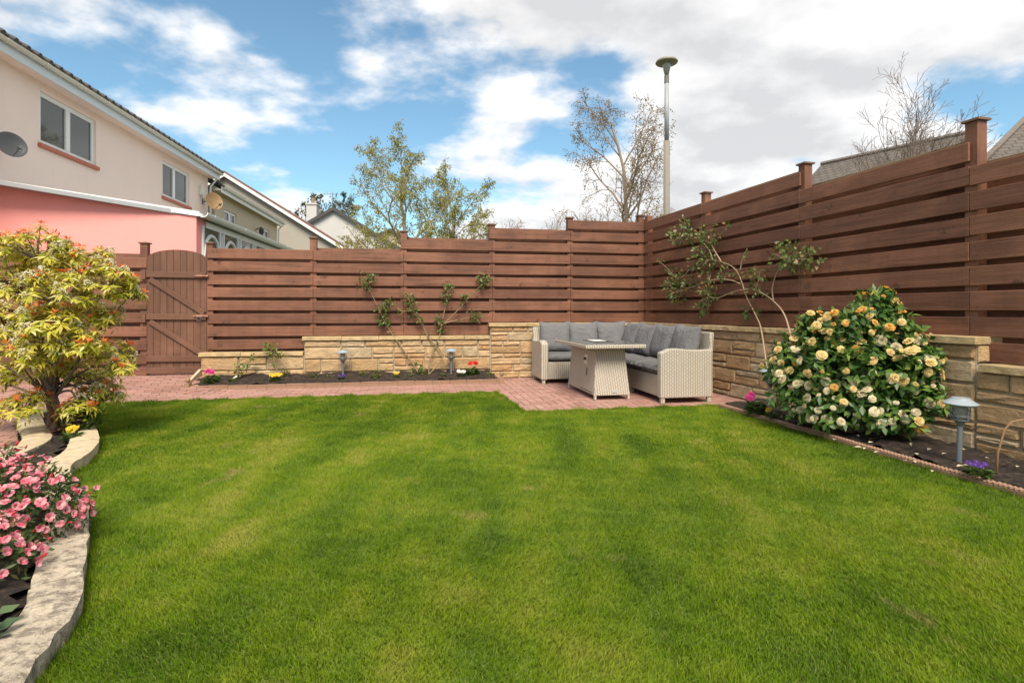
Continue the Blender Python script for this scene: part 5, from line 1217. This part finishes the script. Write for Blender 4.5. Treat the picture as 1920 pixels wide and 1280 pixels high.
# white conservatory side under that gutter, with arched lights
b = MB(); b.box(.36, 9.3, .02, .10, 0, 2.72); b.build('conservatory_wall', WHITE, house, FE)
for k in range(9):
    t = .62+k*.95
    b = MB(); b.box(t-.36, t+.36, -.004, .0195, 2.05, 2.60); b.build('dark_light', GLASSW, house, FE)
    pts = [(t+.36*math.cos(a), -.015, 2.02+.46*math.sin(a)) for a in [math.pi*i/16 for i in range(17)]]
    b = MB(); b.tube(pts, .035, 6); b.box(t-.40, t-.355, -.03, .019, 1.0, 2.62); b.box(t+.355, t+.40, -.03, .019, 1.0, 2.62); b.build('window_arch', WHITE, house, FE)
b = MB(); b.box(.37, 9.3, -.02, .0, 2.60, 2.71); b.build('head_rail', WHITE, house, FE)
dp = MB(); dp.tube([FH @ Vector((tEnd+.1, -.385, 5.86)), FH @ Vector((tEnd+.1, -.2, 5.62)), FH @ Vector((tEnd+.06, -.06, 5.4)), FH @ Vector((tEnd+.06, -.06, .2))], .035, 8); dp.build('downpipe', WHITE, house)

# neighbouring houses farther down the street
FN = frame((-10.5-KH*0, 19.6, 0), (-KH-.015, 1, 0))
nh = thing('house', 'beige rendered neighbour house with white gutter just past the peach house', 'house', FN @ Vector((0, .5, 0)))
NW = [(.9, 2.2, 3.85, 4.85), (5.3, 6.7, 3.85, 4.85)]
wall_holes(nh, FN, 0, 8.0, 0, 5.35, NW, BEIGE)
for q in NW: window(nh, FN, *q, sill=None)
b = MB(); b.add([(8, 0, 0), (8, 7, 0), (8, 7, 5.3), (8, 3.5, 7.5), (8, 0, 5.3)], [(0, 1, 2, 3, 4)]); b.build('end_wall', BEIGE, nh, FN @ T(0, .27, 0))
b = MB(); b.box(-.1, 8.2, -.26, -.24, 5.26, 5.46); b.build('fascia', WHITE, nh, FN); b = MB(); b.box(-.1, 8.2, -.24, 0, 5.32, 5.34); b.build('soffit', BEIGE, nh, FN)
gutter(nh, FN, -.1, 8.25, -.32, 5.46, .06, WHITE); roof_slab(nh, FN, -.1, 8.2, -.28, 3.7, 5.54, 7.7, TILE); roof_slab(nh, FN, -.1, 8.2, 3.7, 7.6, 7.7, 5.54, TILE)
b = MB(); b.tube([(8.1, -.32, 5.44), (8.05, -.06, 5.1), (8.05, -.06, .2)], .035, 6); b.build('downpipe', WHITE, nh, FN)
b = MB(); b.tube([(4.6, 0, 4.62), (4.6, -.25, 4.72), (4.6, -.25, 4.62)], .02, 6); b.lathe([(.03, 4.42), (.10, 4.45), (.11, 4.62), (.03, 4.70)], 8, T(4.6, -.25, 0)); b.build('wall_lantern', plain('black_iron', (.02, .02, .02), .5), nh, FN)
def gable_house(label, px, py, Y, half_l, half_r, depth, pitch, wallm, tilem, vergem=WHITE, over=.25):
    p = P(px, py, Y); root = thing('house', label, 'house', (p.x, Y, 0)); F = T(p.x, Y, 0); F[0][1] = -.22; zt = p.z-.18; zl_ = zt-half_l*pitch; zr_ = zt-half_r*pitch
    b = MB(); vs = [(-half_l, 0, 0), (half_r, 0, 0), (half_r, 0, zr_), (0, 0, zt), (-half_l, 0, zl_)]; n = 5; b.add(vs+[(v[0], depth, v[2]) for v in vs], [tuple(range(5)), tuple(range(9, 4, -1))]+[(i, 5+i, 5+(i+1) % 5, (i+1) % 5) for i in range(5)]); b.build('wall', wallm, root, F)
    for s_, hl in ((-1, half_l+.35), (1, half_r+.35)):
        b = MB(); e = (s_*hl, zt+.02-hl*pitch); nrm = .13
        q = [(0, zt+.04), e, (e[0], e[1]+nrm), (0, zt+.04+nrm)]; b.add([(a, -over, z) for a, z in q]+[(a, depth+over, z) for a, z in q], [(0, 1, 2, 3), (7, 6, 5, 4), (0, 4, 5, 1), (1, 5, 6, 2), (2, 6, 7, 3), (3, 7, 4, 0)]); r_ = b.build('roof', tilem, root, F)
        b = MB(); q = [(0, zt-.12), (e[0], e[1]-.16), (e[0], e[1]+.02), (0, zt+.05)]; b.add([(a, -over-.03, z) for a, z in q]+[(a, -over, z) for a, z in q], [(0, 1, 2, 3), (7, 6, 5, 4), (0, 4, 5, 1), (1, 5, 6, 2), (2, 6, 7, 3), (3, 7, 4, 0)]); b.build('verge_board', vergem, root, F)
    return root, F, zt
g1, F1, z1 = gable_house('grey roughcast gable-end house with brown tiled verge', 424, 322, 29.0, 3.5, 6.0, 9, .625, GREYR, TILEB)
b = MB(); b.box(4.6, 5.9, -.06, -.005, 3.0, 4.0); w_ = b.build('window', WHITE, g1, F1)
for a in (4.68, 5.30): b = MB(); b.box(a, a+.52, -.075, -.061, 3.1, 3.9); b.build('pane', GLASSW, w_, F1)
gutter(g1, F1 @ T(6.35, 0, 0) @ RZ(R(90)), -.3, 9, -.05, z1-6.35*.625+.1, .07, WHITE)
g2, F2, z2 = gable_house('pale grey gable house with chimney and aerial farther down the row', 626, 388, 42.0, 3.0, 5.2, 9, .60, PALER, TILE, TILE)
b = MB(); b.box(-2.1, -1.35, .3, 1.2, z2-2.6, P(585, 383, 42).z); b.box(-2.16, -1.29, .24, 1.26, P(585, 383, 42).z, P(585, 383, 42).z+.12); b.build('chimney', PALER, g2, F2)
b = MB(); b.lathe([(.14, 0), (.12, .45), (.15, .48), (.15, .52)], 10, T(-1.72, .75, P(585, 383, 42).z+.12)); b.build('chimney_pot', TERRA, g2, F2)
b = MB(); b.tube([(-.2, .6, z2-.3), (-.2, .6, P(619, 358, 42).z)], .03, 5); zz = P(619, 360, 42).z; b.tube([(-.9, .6, zz), (.1, .6, zz-.05)], .02, 4)
for k in range(4): b.tube([(-.8+.2*k, .6, zz-.2), (-.8+.2*k, .6, zz+.18)], .012, 4)
b.build('aerial', METAL, g2, F2)
g3, F3, z3 = gable_house('small distant gable house half hidden by the birch', 732, 428, 52.0, 2.2, 5.5, 9, .45, BEIGE, TILE, TILE)
# houses behind the right fence: tiled roofs that face the garden
def roof_house(label, A, Bp, run, drop, wallm, ends=True, rd=None):
    A = Vector(A); Bp = Vector(Bp); d = (Bp-A); L = d.length; F = frame(A, (d.x, d.y, 0)); root = thing('house', label, 'house', (A.x, A.y, 0)); TR_ = tiled_roof_mat()
    for s_ in (-1, 1):
        me = bpy.data.meshes.new('roof'); vs = [(0, 0, 0), (L, 0, 0), (L, s_*run, -drop), (0, s_*run, -drop), (0, 0, -.12), (L, 0, -.12), (L, s_*run, -drop-.12), (0, s_*run, -drop-.12)]
        me.from_pydata(vs, [], [(0, 1, 2, 3), (7, 6, 5, 4), (0, 4, 5, 1), (1, 5, 6, 2), (2, 6, 7, 3), (3, 7, 4, 0)]); uv = me.uv_layers.new(name='UVMap'); sl_ = math.hypot(run, drop)
        for lp in me.loops: v = vs[lp.vertex_index]; uv.data[lp.index].uv = (v[0], abs(v[1])/run*sl_)
        link('roof', me, TR_, root, F)
    b = MB(); n = int(L/.3)
    for i in range(n): b.tube([(L*i/n, 0, .03), (L*(i+.95)/n, 0, .03)], .10, 8)
    b.build('ridge_tiles', plain('ridge_tile', (.15, .125, .11), .85, .3, 8), root, F)
    b = MB(); vs = [(0.12, -run+.3, -A.z), (.12, run-.3, -A.z), (.12, run-.3, -drop+.2*0-.15), (.12, 0, -.2), (.12, -run+.3, -drop-.15)]; b.add(vs+[(L-.12, v[1], v[2]) for v in vs], [tuple(range(5)), tuple(range(9, 4, -1))]+[(i, 5+i, 5+(i+1) % 5, (i+1) % 5) for i in range(5)]); b.build('wall', wallm, root, F); return root
roof_house('house with low grey tiled roof showing above the right fence', P(1540, 309, 24.5), P(1812, 238, 20.2), 4.2, 3.0, PALER)
E0, E1, K0, K1 = P(1835, 313, 17.0), P(2500, 313, 14.0), P(1975, 172, 20.5), P(2420, 172, 18.0)
K1.z = K0.z; E1.z = E0.z; back0, back1 = K0+(K0-E0)*Vector((-1, 1, 0)).length*0+Vector((-1.2, 5, E0.z-K0.z)), K1+Vector((1.2, 5, E0.z-K1.z))
hr = thing('house', 'house with steep hipped grey tiled roof past the tall right fence post', 'house', (K0.x, K0.y, 0))
def uvface(pts, name, m):
    me = bpy.data.meshes.new(name); me.from_pydata([tuple(p) for p in pts], [], [tuple(range(len(pts)))]); uv = me.uv_layers.new(name='UVMap'); o_ = pts[0]; ux = (pts[1]-pts[0]).normalized(); nn = (pts[1]-pts[0]).cross(pts[2]-pts[0]).normalized(); uy = nn.cross(ux)
    for lp_ in me.loops: v = pts[lp_.vertex_index]-o_; uv.data[lp_.index].uv = (v.dot(ux), v.dot(uy))
    o = link(name, me, m, hr); md = o.modifiers.new('thick', 'SOLIDIFY'); md.thickness = .12; return o
TRM = tiled_roof_mat(); uvface([E0, E1, K1, K0], 'roof', TRM); uvface([back0, E0, K0], 'roof', TRM); uvface([back1, back0, K0, K1], 'roof', TRM)
b = MB(); b.tube([E0+Vector((0, 0, .05)), K0+Vector((0, 0, .05))], .09, 8); b.tube([K0+Vector((0, 0, .05)), K1+Vector((0, 0, .05))], .09, 8); b.build('ridge_tiles', plain('hip_tile', (.15, .125, .11), .85, .3, 8), hr)
b = MB(); q = [E0+Vector((.4, .4, 0)), E1+Vector((-.4, .4, 0)), back1+Vector((-.4, -.4, 0)), back0+Vector((.4, -.4, 0))]; b.prism([(v.x, v.y) for v in q], 0, E0.z-.14); b.build('wall', PALER, hr)

# ------------------------------------------------------------------ street lamp
lp = P(1250, 400, 13.0); lamp = thing('street_lamp', 'tall grey street lamp column with a flat disc head behind the fence corner', 'street lamp', (lp.x, 13.0, 0)); LM = T(lp.x, 13.0, 0)
COLM = plain('concrete_grey', (.20, .18, .155), .8, .15, 6); GALV = plain('galvanised', (.29, .31, .33), .5, .1, 8)
zc = lambda py: 1.1+(HOR-py)*13.0/FPX
b = MB(); b.lathe([(.078, -.06), (.075, zc(265))], 12); b.build('column', COLM, lamp, LM, smooth=True)
b = MB(); b.lathe([(.055, zc(265)), (.050, zc(155))], 12); b.build('upper_column', GALV, lamp, LM, smooth=True)
b = MB(); b.lathe([(.058, zc(156)), (.058, zc(143)), (.03, zc(142))], 12); b.build('collar', plain('dark_collar', (.16, .15, .13), .6), lamp, LM)
LG = NB('lamp_glass'); LG.base((.80, .82, .82)).rough(.12); LG.p.inputs['Transmission Weight'].default_value = .75; LG = LG.m
b = MB(); b.lathe([(.045, zc(142)), (.085, zc(128)), (.105, zc(121)), (.10, zc(117))], 16); b.build('lens_bowl', LG, lamp, LM, smooth=True)
b = MB(); b.lathe([(.06, zc(121)), (.13, zc(120)), (.245, zc(119)), (.258, zc(117.5)), (.235, zc(114)), (.12, zc(110)), (.04, zc(108.5)), (.012, zc(106))], 28); b.build('disc_head', plain('olive_grey_head', (.23, .215, .17), .5, .1, 8), lamp, LM, smooth=True)

# ------------------------------------------------------------------ trees
def grow(m, tips, start, d, length, rad, level, maxl, prm, r):
    n = max(4, int(length/prm['seg'])); pts = [Vector(start)]; dd = Vector(d).normalized(); rads = [rad]
    for i in range(n):
        j = prm['jit']*(1+.5*level); g_ = prm['grav'][min(level, len(prm['grav'])-1)]
        dd = (dd+Vector((r.gauss(0, j), r.gauss(0, j), r.gauss(0, j)))+Vector((0, 0, g_))).normalized(); pts.append(pts[-1]+dd*(length/n)); rads.append(max(prm['minr'], rad*(1-(.62 if level else .72)*(i+1)/n)))
    m.tube(pts, rads, 7 if level == 0 else (5 if level == 1 else 3), cap=False)
    if level >= maxl: tips.append((pts, level)); return
    if level >= maxl-1: tips.append((pts, level))
    nc = prm['kids'][level]; lo = prm['low'][level]
    for k in range(nc):
        t = lo+(1-lo)*(k+r.random()*.8)/nc; i = min(n-1, int(t*n)); p = pts[i].lerp(pts[i+1], t*n-i); tang = (pts[i+1]-pts[i]).normalized()
        az_ = k*2.399+r.uniform(-.5, .5); side_ = tang.orthogonal().normalized(); side_ = Matrix.Rotation(az_, 3, tang) @ side_; an = prm['ang'][level]+r.uniform(-.15, .15)
        nd = tang*math.cos(an)+side_*math.sin(an); grow(m, tips, p, nd, length*prm['ratio'][level]*(1.15-.55*t)*r.uniform(.8, 1.2), rads[i]*prm['rr'], level+1, maxl, prm, r)
def tree(name, label, base_, h, prm, barkm, leafm, nleaf, lsize, seed, group=None, lean=(0, 0, 1), stems=1):
    r = random.Random(seed); root = thing(name, label, 'tree', base_, group); m = MB(); tips = []
    for s_ in range(stems):
        a = s_*2*math.pi/max(1, stems)+r.random(); off = Vector((math.cos(a), math.sin(a), 0))*(.0 if stems == 1 else .12); dd = Vector(lean)+Vector((math.cos(a), math.sin(a), 0))*(0 if stems == 1 else prm.get('spread', .35))
        grow(m, tips, Vector(base_)+off-Vector((0, 0, .1)), dd, h*prm['trunk']*r.uniform(.85, 1.1), prm['rad'], 0, prm['maxl'], prm, r)
    m.build('trunk', barkm, root, smooth=True)
    if nleaf:
        l = Leaves(); nper = max(1, nleaf//max(1, len(tips))); Pp = []
        for pts, lv_ in tips:
            for q in range(nper):
                t = r.uniform(.15, 1)*(len(pts)-1); i = min(len(pts)-2, int(t)); p = pts[i].lerp(pts[i+1], t-i); Pp.append(tuple(p+Vector((r.gauss(0, .05), r.gauss(0, .05), r.gauss(-.04, .06)))))
        Pp = np.array(Pp); k = len(Pp); D = rdir(k)*.7+np.array([[0, 0, -.6]]); l.add(Pp, D, rdir(k), nr.uniform(.7, 1.3, k)*lsize, nr.uniform(.6, 1.0, k)*lsize*.75, droop=.1); l.build('crown', leafm, root)
    return root
BIRCHB = plain('birch_bark', (.30, .25, .20), .85, .35, 5); DARKB = plain('twig_bark', (.27, .205, .15), .9, .25, 6); BLEAF = leafmat('spring_birch_leaf', [(0.0, (.20, .20, .02)), (.5, (.33, .31, .04)), (1.0, (.46, .42, .10))], .5, .45); OLEAF = leafmat('catkin_leaf', [(0.0, (.16, .11, .05)), (1.0, (.28, .21, .09))], .6, .4)
birch = dict(seg=.35, jit=.085, grav=(.02, .02, -.035, -.12), kids=(13, 6, 6), low=(.30, .25, .15), ang=(.62, .60, .7), ratio=(.50, .48, .50), rr=.55, minr=.0075, trunk=.74, rad=.13, maxl=3)
def birch_at(px, Y, top, label, seed, nleaf, lm_, bark, sz=.075, stems=1, lean=(0, 0, 1), **kw):
    pr = dict(birch); pr.update(kw); b0 = P(px, 440, Y); hh = P(px, top, Y).z; return tree('birch_tree', label, (b0.x, Y, -.05), hh, pr, bark, lm_, nleaf, sz, seed, 'trees beyond the back fence', lean, stems)
birch_at(778, 21, 238, 'birch tree with fresh yellow-green leaves, the taller of the leafy pair', 5, 9500, BLEAF, BIRCHB, lean=(-.04, 0, 1))
birch_at(848, 22, 275, 'birch tree with yellow-green leaves, the shorter one nearer the lamp', 9, 8500, BLEAF, BIRCHB, rad=.10)
birch_at(1165, 20, 176, 'nearly bare birch with brown catkins left of the street lamp', 14, 6500, OLEAF, DARKB, .06, kids=(14, 7, 7), trunk=.85, ratio=(.38, .46, .50), lean=(-.03, 0, 1))
birch_at(690, 24, 395, 'low drooping birch branches in front of the pale gable house', 21, 5000, BLEAF, BIRCHB, rad=.06)
shr = dict(seg=.3, jit=.09, grav=(.02, .02, -.01), kids=(9, 6, 5), low=(.2, .2, .15), ang=(.55, .6, .7), ratio=(.55, .5, .5), rr=.6, minr=.008, trunk=.75, rad=.06, maxl=3, spread=.4)
def shrub_at(px, Y, top, label, seed, nleaf, lm_, bark, stems=4, sz=.06, **kw):
    pr = dict(shr); pr.update(kw); b0 = P(px, 440, Y); hh = P(px, top, Y).z; return tree('bare_tree', label, (b0.x, Y, -.05), hh, pr, bark, lm_, nleaf, sz, seed, 'trees beyond the back fence', (0, 0, 1), stems)
PINKT = plain('pinkish_twig', (.24, .14, .11), .9, .2, 6)
shrub_at(893, 25, 395, 'small pinkish twiggy tree behind the stepped back fence', 31, 900, OLEAF, PINKT)
shrub_at(940, 28, 405, 'low bare bush right of the pinkish twiggy tree', 33, 0, OLEAF, PINKT, 3)
shrub_at(1085, 19, 352, 'low bare tree left of the catkin birch', 35, 700, OLEAF, DARKB, 3)
shrub_at(1225, 22, 330, 'thin bare tree around the street lamp column', 37, 0, OLEAF, DARKB, 2, rad=.04)
bt = P(1672, 440, 11.0); tree('bare_tree', 'leafless multi-stemmed tree standing behind the right fence', (bt.x, 11.0, -.05), P(1690, 140, 11).z, dict(shr, kids=(12, 8, 6), low=(.40, .2, .15), ang=(.50, .55, .6), trunk=.80, ratio=(.40, .48, .5), rad=.035, minr=.0035, spread=.20, jit=.06, grav=(.03, .03, .01)), plain('grey_twig', (.17, .13, .11), .9, .2, 6), None, 0, .05, 61, None, (0, 0, 1), 6)
EVG = leafmat('evergreen_leaf', [(0.0, (.015, .035, .012)), (1.0, (.05, .08, .03))], .6, .1)
ev = P(570, 440, 46); tree('evergreen_tree', 'dark evergreen tree peeping up left of the chimney', (ev.x, 46, -.05), P(570, 388, 46).z, dict(shr, kids=(14, 8, 6), low=(.3, .2, .1), ang=(1.0, .7, .7), trunk=.95, rad=.15, minr=.02, jit=.05), DARKB, EVG, 6000, .22, 51, None, (0, 0, 1), 1)
